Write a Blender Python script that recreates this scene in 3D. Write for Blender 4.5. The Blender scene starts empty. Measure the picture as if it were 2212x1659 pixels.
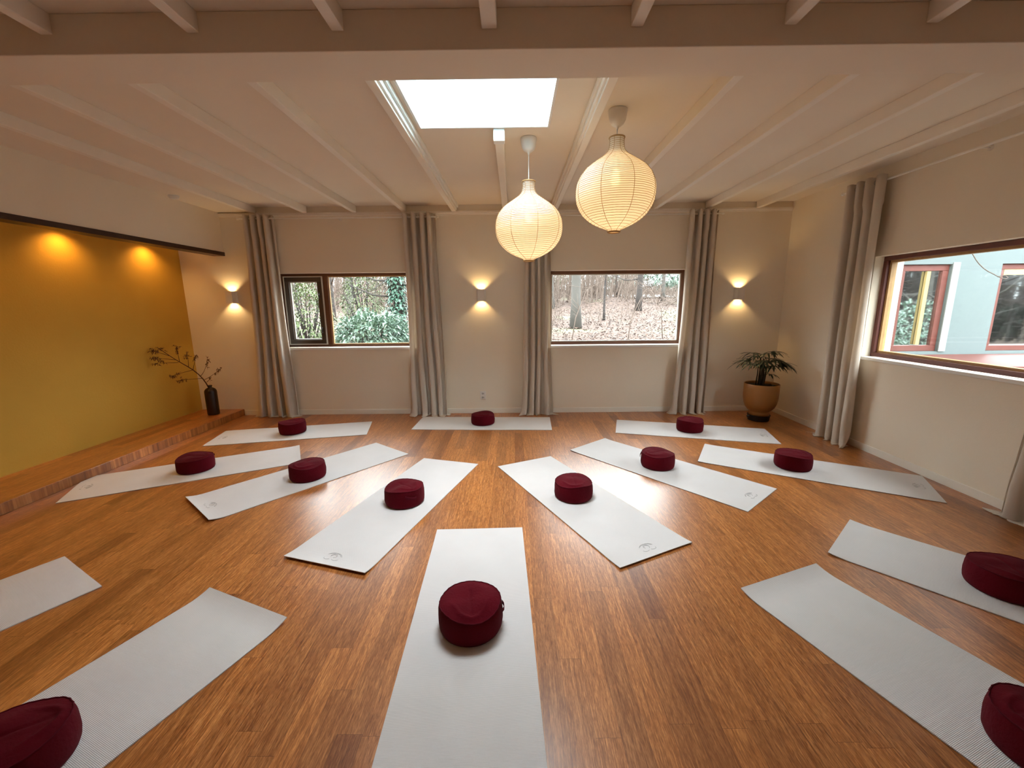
import bpy, math, random
from mathutils import Vector, Matrix, noise
random.seed(7)
PI = math.pi
C = bpy.context.scene.collection
SC = bpy.context.scene

# ------------------------------------------------------------------ camera
cam = bpy.data.cameras.new('camera'); camo = bpy.data.objects.new('camera', cam); C.objects.link(camo)
F_PX, YAW, PITCH, ROLL, EYE = 896.0, -0.00541, -0.18913, -0.01006, 1.583
cam.sensor_width = 36; cam.lens = F_PX / 2212 * 36; cam.clip_start = 0.05; cam.clip_end = 300
fw = Vector((math.sin(YAW)*math.cos(PITCH), math.cos(YAW)*math.cos(PITCH), math.sin(PITCH)))
rt = Vector((math.cos(YAW), -math.sin(YAW), 0)); up = rt.cross(fw)
r2 = rt*math.cos(ROLL) + up*math.sin(ROLL); u2 = up*math.cos(ROLL) - rt*math.sin(ROLL)
camo.matrix_world = Matrix(((r2.x, u2.x, -fw.x, 0), (r2.y, u2.y, -fw.y, 0), (r2.z, u2.z, -fw.z, EYE), (0, 0, 0, 1)))
SC.camera = camo

# ------------------------------------------------------------------ sky (overcast)
W = bpy.data.worlds.new('overcast_sky'); SC.world = W; W.use_nodes = True
wn = W.node_tree; wn.nodes.clear()
def N(nt, t, **kw):
    n = nt.nodes.new(t)
    for k, v in kw.items():
        if k.startswith('i_'):
            key = k[2:]
            n.inputs[int(key) if key.isdigit() else key.replace('_', ' ')].default_value = v
        else: setattr(n, k, v)
    return n
tc = N(wn, 'ShaderNodeTexCoord'); sp = N(wn, 'ShaderNodeSeparateXYZ')
bg = N(wn, 'ShaderNodeBackground'); bg.inputs['Color'].default_value = (0.93, 0.97, 1.0, 1)
wo = N(wn, 'ShaderNodeOutputWorld')
wn.links.new(tc.outputs['Generated'], sp.inputs[0])
cv = N(wn, 'ShaderNodeFloatCurve'); c_ = cv.mapping.curves[0]
for i, (px, py) in enumerate(((0.0, 0.22), (0.16, 0.45), (0.32, 1.0), (0.55, 1.0), (1.0, 0.42))):
    if i in (0, 4): c_.points[0 if i == 0 else -1].location = (px, py)
    else: c_.points.new(px, py)
cv.mapping.update()
ml = N(wn, 'ShaderNodeMath', operation='MULTIPLY'); ml.inputs[1].default_value = 15.0
wn.links.new(sp.outputs['Z'], cv.inputs['Value']); wn.links.new(cv.outputs[0], ml.inputs[0])
wn.links.new(ml.outputs[0], bg.inputs['Strength']); wn.links.new(bg.outputs[0], wo.inputs[0])

# exposure and view
SC.view_settings.view_transform = 'Standard'; SC.view_settings.look = 'None'
SC.view_settings.exposure = 0.47; SC.view_settings.gamma = 1.0; SC.view_settings.use_curve_mapping = False
SC.cycles.max_bounces = 10; SC.cycles.diffuse_bounces = 6; SC.cycles.glossy_bounces = 4
SC.cycles.transmission_bounces = 6; SC.cycles.transparent_max_bounces = 12
SC.cycles.sample_clamp_indirect = 6

D = 5.994            # inside face of the back wall
CZ = 2.92            # ceiling
XR = 3.805           # inside face of the right wall at the back corner
TH_R = math.radians(-1.28)   # the right wall is a little out of square

def area(name, loc, rot, sx, sy, power, col, portal=False, parent=None, spread=PI):
    l = bpy.data.lights.new(name, 'AREA'); l.shape = 'RECTANGLE'; l.size = sx; l.size_y = sy
    l.energy = power; l.color = col; l.spread = spread
    if portal: l.cycles.is_portal = True
    o = bpy.data.objects.new(name, l); C.objects.link(o); o.location = loc; o.rotation_euler = rot
    if parent: o.parent = parent
    return o
# daylight entering through the skylight and through the window openings
SKY_POWER = 57
area('skylight_daylight', (-0.21, 2.985, 3.66), (0, 0, 0), 0.96, 0.96, SKY_POWER, (1.0, 0.985, 0.975), spread=math.radians(150))
area('window_portal', (-2.36, 6.28, 1.51), (PI/2, 0, 0), 1.85, 1.05, 1, (1, 1, 1), True)
area('window_portal', (1.47, 6.28, 1.51), (PI/2, 0, 0), 1.9, 1.05, 1, (1, 1, 1), True)
area('window_portal', (4.05, 3.55, 1.51), (PI/2, 0, -PI/2), 1.85, 1.05, 1, (1, 1, 1), True)

# ------------------------------------------------------------------ helpers
class MB:
    def __init__(s): s.v = []; s.f = []; s.sm = []
    def add(s, vs, fs, smooth=False):
        b = len(s.v); s.v += [tuple(v) for v in vs]
        for f in fs: s.f.append([b+i for i in f]); s.sm.append(smooth)
        return s
    def box(s, x0, x1, y0, y1, z0, z1):
        v = [(x, y, z) for z in (z0, z1) for y in (y0, y1) for x in (x0, x1)]
        return s.add(v, [(0,2,3,1), (4,5,7,6), (0,1,5,4), (2,6,7,3), (0,4,6,2), (1,3,7,5)])
    def lathe(s, prof, c=(0,0,0), n=32, smooth=True, cap=True, squash=None):
        vs = []; fs = []
        for r, z in prof:
            for k in range(n):
                a = 2*PI*k/n
                vs.append((c[0]+r*math.cos(a), c[1]+r*math.sin(a), c[2]+z))
        for j in range(len(prof)-1):
            for k in range(n):
                k2 = (k+1) % n
                fs.append((j*n+k, j*n+k2, (j+1)*n+k2, (j+1)*n+k))
        s.add(vs, fs, smooth)
        if cap:
            b = len(s.v)-len(vs)
            s.f.append([b+k for k in range(n)][::-1]); s.sm.append(False)
            s.f.append([b+(len(prof)-1)*n+k for k in range(n)]); s.sm.append(False)
        return s
    def tube(s, pts, rad, n=6, smooth=True, closed=False):
        pts = [Vector(p) for p in pts]; m = len(pts)
        if not isinstance(rad, (list, tuple)): rad = [rad]*m
        vs = []; fs = []; prev = None
        for i, p in enumerate(pts):
            a = pts[(i-1) % m] if (i > 0 or closed) else p
            b = pts[(i+1) % m] if (i < m-1 or closed) else p
            t = (b-a).normalized() if (b-a).length > 1e-9 else Vector((0,0,1))
            if prev is None:
                ref = Vector((0,0,1)) if abs(t.z) < 0.9 else Vector((1,0,0))
                u = t.cross(ref).normalized()
            else:
                u = prev - t*prev.dot(t)
                u = u.normalized() if u.length > 1e-6 else t.orthogonal().normalized()
            prev = u; w = t.cross(u)
            for k in range(n):
                an = 2*PI*k/n; vs.append(p + (u*math.cos(an)+w*math.sin(an))*rad[i])
        for i in range(m if closed else m-1):
            i2 = (i+1) % m
            for k in range(n):
                k2 = (k+1) % n; fs.append((i*n+k, i*n+k2, i2*n+k2, i2*n+k))
        if not closed:
            fs.append(tuple(range(n))[::-1]); fs.append(tuple((m-1)*n+k for k in range(n)))
        return s.add(vs, fs, smooth)
    def prism(s, poly, z0, z1):
        n = len(poly)
        v = [(x, y, z0) for x, y in poly]+[(x, y, z1) for x, y in poly]
        f = [tuple(range(n))[::-1], tuple(range(n, 2*n))]+[(k, (k+1) % n, n+(k+1) % n, n+k) for k in range(n)]
        return s.add(v, f)
    def build(s, name, mat, parent=None, loc=None, bevel=0, solid=0, sub=0):
        me = bpy.data.meshes.new(name); me.from_pydata(s.v, [], s.f); me.update()
        me.polygons.foreach_set('use_smooth', s.sm)
        if mat: me.materials.append(mat)
        o = bpy.data.objects.new(name, me); C.objects.link(o)
        if parent: o.parent = parent
        if loc: o.location = loc
        if solid:
            m = o.modifiers.new('solid', 'SOLIDIFY'); m.thickness = solid; m.offset = 0
        if bevel:
            m = o.modifiers.new('bevel', 'BEVEL'); m.width = bevel; m.segments = 2; m.limit_method = 'ANGLE'
        if sub:
            m = o.modifiers.new('sub', 'SUBSURF'); m.levels = sub; m.render_levels = sub
        return o
def tag(o, label, cat, group=None, kind=None):
    o['label'] = label; o['category'] = cat
    if group: o['group'] = group
    if kind: o['kind'] = kind
    return o
def thing(name, label, cat, loc=(0,0,0), rz=0, group=None):
    o = bpy.data.objects.new(name, None); C.objects.link(o); o.location = loc; o.rotation_euler = (0,0,rz)
    o.empty_display_size = 0.1
    return tag(o, label, cat, group)
def struct(o): o['kind'] = 'structure'; return o
def structe(name):
    o = bpy.data.objects.new(name, None); C.objects.link(o); o['kind'] = 'structure'; return o
M_R = Matrix.Translation((XR, D, 0)) @ Matrix.Rotation(TH_R, 4, 'Z') @ Matrix.Translation((-XR, -D, 0))
def onright(o):      # things that belong to the right wall follow its slight turn
    o.matrix_world = M_R @ o.matrix_basis
    return o

# ------------------------------------------------------------------ materials
def mat(name): 
    m = bpy.data.materials.new(name); m.use_nodes = True; nt = m.node_tree
    return m, nt, nt.nodes['Principled BSDF']
def simple(name, col, rough=0.6, metal=0.0, var=0.06, scale=8, bump=0.0, bscale=60, sheen=0, coat=0, spec=None):
    m, nt, b = mat(name)
    t = N(nt, 'ShaderNodeTexCoord'); no = N(nt, 'ShaderNodeTexNoise'); no.inputs['Scale'].default_value = scale
    no.inputs['Detail'].default_value = 4
    mx = N(nt, 'ShaderNodeMix', data_type='RGBA'); d = tuple(max(0, c*(1-var*2)) for c in col); e = tuple(min(1, c*(1+var)) for c in col)
    mx.inputs[6].default_value = (*d, 1); mx.inputs[7].default_value = (*e, 1)
    nt.links.new(t.outputs['Object'], no.inputs['Vector']); nt.links.new(no.outputs['Fac'], mx.inputs[0])
    nt.links.new(mx.outputs[2], b.inputs['Base Color'])
    b.inputs['Roughness'].default_value = rough; b.inputs['Metallic'].default_value = metal
    if sheen: b.inputs['Sheen Weight'].default_value = sheen; b.inputs['Sheen Roughness'].default_value = 0.5
    if coat: b.inputs['Coat Weight'].default_value = coat
    if spec is not None: b.inputs['Specular IOR Level'].default_value = spec
    if bump:
        n2 = N(nt, 'ShaderNodeTexNoise'); n2.inputs['Scale'].default_value = bscale; n2.inputs['Detail'].default_value = 3
        bp = N(nt, 'ShaderNodeBump'); bp.inputs['Strength'].default_value = bump; bp.inputs['Distance'].default_value = 0.004
        nt.links.new(t.outputs['Object'], n2.inputs['Vector']); nt.links.new(n2.outputs['Fac'], bp.inputs['Height'])
        nt.links.new(bp.outputs[0], b.inputs['Normal'])
    return m
M = {}
M['wall'] = simple('cream_plaster', (0.83, 0.745, 0.615), 0.85, var=0.03, scale=1.5, bump=0.15, bscale=140, spec=0.2)
M['ceiling'] = simple('ceiling_paint', (0.81, 0.725, 0.61), 0.8, var=0.03, scale=1.5, spec=0.2)
M['joist'] = simple('joist_paint', (0.86, 0.80, 0.71), 0.55, var=0.03, scale=6)
M['white'] = simple('white_paint', (0.80, 0.79, 0.75), 0.5, var=0.02)
M['base'] = simple('skirting_paint', (0.84, 0.80, 0.71), 0.5, var=0.02)
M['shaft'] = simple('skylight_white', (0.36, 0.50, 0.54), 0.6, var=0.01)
M['ochre'] = simple('ochre_wall_paint', (0.57, 0.335, 0.05), 0.75, var=0.05, scale=2.5, bump=0.3, bscale=60, spec=0.25)
M['darkwood'] = simple('dark_stained_wood', (0.035, 0.012, 0.007), 0.45, var=0.2, scale=12)
M['frame'] = simple('window_frame_wood', (0.16, 0.062, 0.030), 0.4, var=0.15, scale=20)
M['rframe'] = simple('red_brown_frame_wood', (0.1360, 0.0374, 0.0272), 0.5, var=0.15, scale=14)
M['framelight'] = simple('glazing_bead_wood', (0.50, 0.30, 0.12), 0.5, var=0.15, scale=20)
M['casement'] = simple('casement_frame', (0.075, 0.055, 0.042), 0.35, var=0.1)
M['gasket'] = simple('weather_strip', (0.62, 0.60, 0.56), 0.5, var=0.03)
M['black'] = simple('black_plastic', (0.012, 0.013, 0.014), 0.4, var=0.1)
M['plastic'] = simple('white_plastic', (0.78, 0.75, 0.70), 0.35, var=0.02)
M['sconce'] = simple('sconce_plaster', (0.74, 0.69, 0.62), 0.7, var=0.03)
M['rod'] = simple('curtain_rod_paint', (0.86, 0.82, 0.75), 0.35, var=0.02)
M['bamboo'] = simple('lamp_bamboo', (0.45, 0.27, 0.11), 0.5, var=0.1)
M['metal'] = simple('brushed_metal', (0.5, 0.48, 0.45), 0.35, metal=0.9, var=0.05)
M['burg'] = simple('burgundy_cotton', (0.105, 0.0035, 0.0095), 0.92, var=0.25, scale=5, bump=0.5, bscale=90, sheen=0.02, spec=0.06)
M['burg2'] = simple('burgundy_piping', (0.085, 0.0045, 0.011), 0.85, var=0.1, sheen=0.02, spec=0.06)
M['vase'] = simple('dark_glazed_stoneware', (0.020, 0.007, 0.005), 0.25, var=0.2, scale=10)
M['twig'] = simple('dry_twig_bark', (0.075, 0.024, 0.010), 0.8, var=0.2, scale=30)
M['dryleaf'] = simple('dry_leaf', (0.15, 0.055, 0.016), 0.8, var=0.3, scale=40)
M['pot'] = simple('mustard_glazed_pot', (0.33, 0.135, 0.028), 0.45, var=0.08, scale=5)
M['soil'] = simple('potting_soil', (0.02, 0.013, 0.008), 0.95, var=0.3, scale=40, bump=0.8, bscale=80)
M['stem'] = simple('palm_stem_fibre', (0.045, 0.032, 0.016), 0.85, var=0.25, scale=30)
M['palm'] = simple('palm_leaf', (0.012, 0.034, 0.014), 0.4, var=0.25, scale=14)
M['logo'] = simple('embossed_mark_grey', (0.42, 0.41, 0.41), 0.8, var=0.05)
M['leafg'] = simple('laurel_leaf', (0.165, 0.254, 0.188), 0.32, var=0.35, scale=3)
M['leafg2'] = simple('yellow_green_leaf', (0.121, 0.154, 0.066), 0.45, var=0.35, scale=3)
M['ivy'] = simple('ivy_leaf', (0.056, 0.118, 0.081), 0.35, var=0.4, scale=5)
M['bark'] = simple('smooth_grey_bark', (0.0756, 0.0693, 0.0603), 0.9, var=0.25, scale=4, bump=0.6, bscale=12)
M['bark2'] = simple('dark_bark', (0.0378, 0.0306, 0.0270), 0.9, var=0.3, scale=6, bump=0.8, bscale=16)
M['brush'] = simple('bare_brushwood', (0.1350, 0.0990, 0.0783), 0.9, var=0.3, scale=2)
M['road'] = simple('pale_path_gravel', (0.280, 0.273, 0.266), 0.9, var=0.1, scale=6)
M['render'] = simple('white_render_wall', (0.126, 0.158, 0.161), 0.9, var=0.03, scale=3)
M['surround'] = simple('pale_window_surround', (0.24, 0.265, 0.26), 0.8, var=0.03)
M['litter'] = simple('fallen_leaf', (0.1186, 0.0702, 0.0507), 0.85, var=0.45, scale=9)
M['blind'] = simple('yellow_blind_cloth', (0.42, 0.32, 0.13), 0.8, var=0.05)

def mk_curtain():
    m, nt, b = mat('oatmeal_linen')
    t = N(nt, 'ShaderNodeTexCoord'); mp = N(nt, 'ShaderNodeMapping'); mp.inputs['Scale'].default_value = (260, 260, 260)
    w = N(nt, 'ShaderNodeTexNoise'); w.inputs['Scale'].default_value = 1.0; w.inputs['Detail'].default_value = 2
    cr = N(nt, 'ShaderNodeMix', data_type='RGBA'); cr.inputs[6].default_value = (0.68, 0.60, 0.51, 1); cr.inputs[7].default_value = (0.86, 0.79, 0.70, 1)
    nt.links.new(t.outputs['Object'], mp.inputs[0]); nt.links.new(mp.outputs[0], w.inputs['Vector'])
    nt.links.new(w.outputs['Fac'], cr.inputs[0]); nt.links.new(cr.outputs[2], b.inputs['Base Color'])
    b.inputs['Roughness'].default_value = 0.9; b.inputs['Specular IOR Level'].default_value = 0.15
    bp = N(nt, 'ShaderNodeBump'); bp.inputs['Strength'].default_value = 0.35; bp.inputs['Distance'].default_value = 0.002
    nt.links.new(w.outputs['Fac'], bp.inputs['Height']); nt.links.new(bp.outputs[0], b.inputs['Normal'])
    tl = N(nt, 'ShaderNodeBsdfTranslucent'); tl.inputs['Color'].default_value = (0.78, 0.68, 0.56, 1)
    ms = N(nt, 'ShaderNodeMixShader'); ms.inputs[0].default_value = 0.32
    out = nt.nodes['Material Output']
    nt.links.new(b.outputs[0], ms.inputs[1]); nt.links.new(tl.outputs[0], ms.inputs[2]); nt.links.new(ms.outputs[0], out.inputs[0])
    return m
M['curtain'] = mk_curtain()

def mk_glass(name, tint, refl=0.06):
    m = bpy.data.materials.new(name); m.use_nodes = True; nt = m.node_tree; nt.nodes.clear()
    tr = N(nt, 'ShaderNodeBsdfTransparent'); tr.inputs[0].default_value = (*tint, 1)
    g = N(nt, 'ShaderNodeBsdfGlossy'); g.inputs['Roughness'].default_value = 0.02; g.inputs['Color'].default_value = (1, 1, 1, 1)
    lw = N(nt, 'ShaderNodeLayerWeight'); lw.inputs['Blend'].default_value = 0.5
    pw = N(nt, 'ShaderNodeMath', operation='POWER'); pw.inputs[1].default_value = 5; nt.links.new(lw.outputs['Facing'], pw.inputs[0])
    fr = N(nt, 'ShaderNodeMath', operation='MULTIPLY_ADD'); fr.inputs[1].default_value = 0.96*0.5; fr.inputs[2].default_value = 0.02; nt.links.new(pw.outputs[0], fr.inputs[0])
    ms = N(nt, 'ShaderNodeMixShader'); o = N(nt, 'ShaderNodeOutputMaterial')
    nt.links.new(fr.outputs[0], ms.inputs[0]); nt.links.new(tr.outputs[0], ms.inputs[1]); nt.links.new(g.outputs[0], ms.inputs[2])
    nt.links.new(ms.outputs[0], o.inputs[0]); return m
M['glass'] = mk_glass('window_glass', (0.86, 0.885, 0.88))
M['skyglass'] = mk_glass('skylight_glass', (0.92, 0.96, 0.97))
mg, ntg, bgl = mat('reflecting_pane'); bgl.inputs['Base Color'].default_value = (0.62, 0.66, 0.66, 1); bgl.inputs['Metallic'].default_value = 1; bgl.inputs['Roughness'].default_value = 0.03
M['mirror'] = mg

def mk_floor(name, lvl=1.0):
    m, nt, b = mat(name); L = nt.links
    t = N(nt, 'ShaderNodeTexCoord'); s = N(nt, 'ShaderNodeSeparateXYZ'); L.new(t.outputs['Object'], s.inputs[0])
    def mth(op, a, b_=None, c=None):
        n = N(nt, 'ShaderNodeMath', operation=op)
        for i, q in enumerate((a, b_, c)):
            if q is None: continue
            if isinstance(q, (int, float)): n.inputs[i].default_value = q
            else: L.new(q, n.inputs[i])
        return n.outputs[0]
    PW, PL = 0.097, 1.05
    u = mth('DIVIDE', s.outputs['X'], PW); row = mth('FLOOR', u); fu = mth('FRACT', u)
    wn1 = N(nt, 'ShaderNodeTexWhiteNoise', noise_dimensions='1D'); L.new(row, wn1.inputs['W'])
    v = mth('ADD', mth('DIVIDE', s.outputs['Y'], PL), mth('MULTIPLY', wn1.outputs['Value'], 7.3))
    col = mth('FLOOR', v); fv = mth('FRACT', v)
    cb = N(nt, 'ShaderNodeCombineXYZ'); L.new(row, cb.inputs[0]); L.new(col, cb.inputs[1])
    wn2 = N(nt, 'ShaderNodeTexWhiteNoise', noise_dimensions='3D'); L.new(cb.outputs[0], wn2.inputs['Vector'])
    # fibre grain, stretched along the boards and shifted board by board
    off = N(nt, 'ShaderNodeVectorMath', operation='SCALE'); L.new(wn2.outputs['Color'], off.inputs[0]); off.inputs['Scale'].default_value = 9
    addv = N(nt, 'ShaderNodeVectorMath', operation='ADD'); L.new(t.outputs['Object'], addv.inputs[0]); L.new(off.outputs[0], addv.inputs[1])
    def grain(sc, det, dist=0.0):
        mp = N(nt, 'ShaderNodeMapping'); mp.inputs['Scale'].default_value = sc; L.new(addv.outputs[0], mp.inputs[0])
        g = N(nt, 'ShaderNodeTexNoise'); g.inputs['Scale'].default_value = 1; g.inputs['Detail'].default_value = det
        g.inputs['Distortion'].default_value = dist; g.inputs['Roughness'].default_value = 0.6
        L.new(mp.outputs[0], g.inputs['Vector']); return g.outputs['Fac']
    g1 = grain((240, 20, 1), 5, 0.6); g2 = grain((75, 4.0, 1), 4, 0.8); g3 = grain((330, 60, 1), 3, 0.5)
    mix1 = mth('ADD', mth('MULTIPLY', g1, 0.5), mth('ADD', mth('MULTIPLY', g2, 0.35), mth('MULTIPLY', g3, 0.15)))
    cr = N(nt, 'ShaderNodeValToRGB'); L.new(mix1, cr.inputs[0])
    cr.color_ramp.elements[0].position = 0.33; cr.color_ramp.elements[0].color = (0.135, 0.036, 0.007, 1)
    cr.color_ramp.elements[1].position = 0.66; cr.color_ramp.elements[1].color = (0.72, 0.315, 0.10, 1)
    e = cr.color_ramp.elements.new(0.48); e.color = (0.355, 0.117, 0.024, 1)
    # board to board tone; a few boards are clearly darker
    br = N(nt, 'ShaderNodeValToRGB'); L.new(wn2.outputs['Value'], br.inputs[0])
    br.color_ramp.elements[0].position = 0.0; br.color_ramp.elements[0].color = (0.58, 0.50, 0.46, 1)
    br.color_ramp.elements[1].position = 1.0; br.color_ramp.elements[1].color = (1.16, 1.17, 1.16, 1)
    e = br.color_ramp.elements.new(0.045); e.color = (0.62, 0.55, 0.52, 1)
    e = br.color_ramp.elements.new(0.08); e.color = (0.80, 0.78, 0.76, 1)
    mm = N(nt, 'ShaderNodeMix', data_type='RGBA', blend_type='MULTIPLY'); mm.inputs[0].default_value = 1
    L.new(cr.outputs[0], mm.inputs[6]); L.new(br.outputs[0], mm.inputs[7])
    # joints
    ed = mth('MINIMUM', mth('MULTIPLY', mth('MINIMUM', fu, mth('SUBTRACT', 1, fu)), PW), mth('MULTIPLY', mth('MINIMUM', fv, mth('SUBTRACT', 1, fv)), PL))
    jt = mth('LESS_THAN', ed, 0.0007)
    m3 = N(nt, 'ShaderNodeMix', data_type='RGBA', blend_type='MULTIPLY'); L.new(jt, m3.inputs[0]); L.new(mm.outputs[2], m3.inputs[6]); m3.inputs[7].default_value = (0.45, 0.4, 0.38, 1)
    L.new(m3.outputs[2], b.inputs['Base Color'])
    rg = N(nt, 'ShaderNodeMapRange'); L.new(mix1, rg.inputs['Value']); rg.inputs['To Min'].default_value = 0.24; rg.inputs['To Max'].default_value = 0.38
    L.new(rg.outputs[0], b.inputs['Roughness'])
    bp = N(nt, 'ShaderNodeBump'); bp.inputs['Strength'].default_value = 0.07; bp.inputs['Distance'].default_value = 0.001
    L.new(mix1, bp.inputs['Height']); L.new(bp.outputs[0], b.inputs['Normal'])
    b.inputs['Specular IOR Level'].default_value = 0.5; b.inputs['Coat Weight'].default_value = 0.45; b.inputs['Coat Roughness'].default_value = 0.36; b.inputs['Coat IOR'].default_value = 1.5
    return m
M['floor'] = mk_floor('strand_bamboo_floor')

def mk_mat():
    m, nt, b = mat('yoga_mat_foam'); L = nt.links
    t = N(nt, 'ShaderNodeTexCoord')
    wv = N(nt, 'ShaderNodeTexWave', wave_type='BANDS', bands_direction='X', wave_profile='SIN'); wv.inputs['Scale'].default_value = 72
    wv.inputs['Distortion'].default_value = 0.4; wv.inputs['Detail'].default_value = 1; wv.inputs['Detail Scale'].default_value = 0.5
    L.new(t.outputs['Object'], wv.inputs['Vector'])
    n = N(nt, 'ShaderNodeTexNoise'); n.inputs['Scale'].default_value = 4; n.inputs['Detail'].default_value = 5; L.new(t.outputs['Object'], n.inputs['Vector'])
    n2 = N(nt, 'ShaderNodeTexNoise'); n2.inputs['Scale'].default_value = 220; L.new(t.outputs['Object'], n2.inputs['Vector'])
    mx = N(nt, 'ShaderNodeMix', data_type='RGBA'); L.new(n.outputs['Fac'], mx.inputs[0])
    mx.inputs[6].default_value = (0.68, 0.655, 0.65, 1); mx.inputs[7].default_value = (0.77, 0.745, 0.742, 1)
    mr_ = N(nt, 'ShaderNodeMix', data_type='RGBA', blend_type='MULTIPLY'); mr_.inputs[0].default_value = 0.14
    L.new(mx.outputs[2], mr_.inputs[6]); L.new(wv.outputs['Color'], mr_.inputs[7])
    L.new(mr_.outputs[2], b.inputs['Base Color'])
    b.inputs['Roughness'].default_value = 0.75; b.inputs['Specular IOR Level'].default_value = 0.3
    ad = N(nt, 'ShaderNodeMath', operation='MULTIPLY_ADD'); L.new(n2.outputs['Fac'], ad.inputs[0]); ad.inputs[1].default_value = 0.5; L.new(wv.outputs['Fac'], ad.inputs[2])
    bp = N(nt, 'ShaderNodeBump'); bp.inputs['Strength'].default_value = 0.5; bp.inputs['Distance'].default_value = 0.0012
    L.new(ad.outputs[0], bp.inputs['Height']); L.new(bp.outputs[0], b.inputs['Normal'])
    return m
M['mat'] = mk_mat()

def mk_paper(em):
    m = bpy.data.materials.new('rice_paper'); m.use_nodes = True; nt = m.node_tree; nt.nodes.clear(); L = nt.links
    d = N(nt, 'ShaderNodeBsdfDiffuse'); d.inputs[0].default_value = (0.50, 0.51, 0.53, 1)
    tl = N(nt, 'ShaderNodeBsdfTranslucent'); tl.inputs[0].default_value = (0.95, 0.88, 0.76, 1)
    tr = N(nt, 'ShaderNodeBsdfTransparent'); tr.inputs[0].default_value = (1, 0.88, 0.68, 1)
    e = N(nt, 'ShaderNodeEmission'); e.inputs[0].default_value = (1.0, 0.70, 0.32, 1); e.inputs[1].default_value = em
    m1 = N(nt, 'ShaderNodeMixShader'); m1.inputs[0].default_value = 0.5; m2 = N(nt, 'ShaderNodeMixShader'); m2.inputs[0].default_value = 0.07
    a = N(nt, 'ShaderNodeAddShader'); o = N(nt, 'ShaderNodeOutputMaterial')
    L.new(d.outputs[0], m1.inputs[1]); L.new(tl.outputs[0], m1.inputs[2]); L.new(m1.outputs[0], m2.inputs[1]); L.new(tr.outputs[0], m2.inputs[2])
    L.new(m2.outputs[0], a.inputs[0]); L.new(e.outputs[0], a.inputs[1]); L.new(a.outputs[0], o.inputs[0])
    return m
M['paper'] = mk_paper(0.07)
def emit(name, col, s):
    m = bpy.data.materials.new(name); m.use_nodes = True; nt = m.node_tree; nt.nodes.clear()
    e = N(nt, 'ShaderNodeEmission'); e.inputs[0].default_value = (*col, 1); e.inputs[1].default_value = s
    o = N(nt, 'ShaderNodeOutputMaterial'); nt.links.new(e.outputs[0], o.inputs[0]); return m
M['bulb'] = emit('warm_bulb', (1.0, 0.72, 0.36), 8)
M['diffuser'] = emit('sconce_lit_opening', (1.0, 0.70, 0.32), 2.5)

def mk_ground():
    m, nt, b = mat('leaf_litter_ground'); L = nt.links
    t = N(nt, 'ShaderNodeTexCoord')
    vo = N(nt, 'ShaderNodeTexVoronoi'); vo.inputs['Scale'].default_value = 7; L.new(t.outputs['Object'], vo.inputs['Vector'])
    no = N(nt, 'ShaderNodeTexNoise'); no.inputs['Scale'].default_value = 0.35; no.inputs['Detail'].default_value = 4; L.new(t.outputs['Object'], no.inputs['Vector'])
    cr = N(nt, 'ShaderNodeValToRGB'); L.new(vo.outputs['Color'], cr.inputs[0])
    cr.color_ramp.elements[0].color = (0.035, 0.022, 0.017, 1); cr.color_ramp.elements[1].color = (0.12, 0.076, 0.057, 1)
    gr = N(nt, 'ShaderNodeMix', data_type='RGBA'); gr.inputs[7].default_value = (0.15, 0.17, 0.09, 1)
    rp = N(nt, 'ShaderNodeMapRange'); rp.inputs['From Min'].default_value = 0.55; rp.inputs['From Max'].default_value = 0.7; rp.inputs['To Max'].default_value = 0.6
    L.new(no.outputs['Fac'], rp.inputs['Value']); L.new(rp.outputs[0], gr.inputs[0]); L.new(cr.outputs[0], gr.inputs[6])
    L.new(gr.outputs[2], b.inputs['Base Color']); b.inputs['Roughness'].default_value = 0.95
    bp = N(nt, 'ShaderNodeBump'); bp.inputs['Strength'].default_value = 1; bp.inputs['Distance'].default_value = 0.05
    L.new(vo.outputs['Distance'], bp.inputs['Height']); L.new(bp.outputs[0], b.inputs['Normal'])
    return m
M['ground'] = mk_ground()

# ================================================================== THE ROOM
XL, XAL, YB = -4.02, -4.655, -2.6       # left wall plane, back of the alcove, wall behind the viewer
HW = 0.985, 2.045                        # window opening heights
W1 = (-3.32, -1.42); W2 = (0.50, 2.435); W3 = (2.60, 4.50)
struct(MB().box(XL-1.0, XR+0.35, YB-0.3, D+0.3, -0.10, 0.0).build('floor', M['floor']))
# back wall with its two window openings
b = MB()
xs = [XAL-0.3, W1[0], W1[1], W2[0], W2[1], XR+0.35]
b.box(xs[0], xs[5], D, D+0.30, -0.1, HW[0]); b.box(xs[0], xs[5], D, D+0.30, HW[1], 3.25)
for i in (0, 2, 4): b.box(xs[i], xs[i+1], D, D+0.30, HW[0], HW[1])
struct(b.build('wall_back', M['wall']))
# right wall with its window opening
b = MB(); ys = [YB-0.3, W3[0], W3[1], D]
b.box(XR, XR+0.30, ys[0], ys[3], -0.1, HW[0]); b.box(XR, XR+0.30, ys[0], ys[3], HW[1]-0.01, 3.25)
b.box(XR, XR+0.30, ys[0], ys[1], HW[0], HW[1]-0.01); b.box(XR, XR+0.30, ys[2], ys[3], HW[0], HW[1]-0.01)
onright(struct(b.build('wall_right', M['wall'])))
# left wall over the alcove opening, and beyond the opening
b = MB(); b.box(XL-0.12, XL, 0.6, D, 2.335, 3.25); b.box(XAL-0.3, XL, YB-0.3, 0.6, -0.1, 3.25)
struct(b.build('wall_left', M['wall']))
struct(MB().box(XAL-0.3, XAL, 0.6, D, -0.1, 2.7).build('wall_alcove', M['ochre']))
struct(MB().box(XAL-0.1, XR+0.35, YB-0.3, YB, -0.1, 3.25).build('wall_rear', M['wall']))
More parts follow.
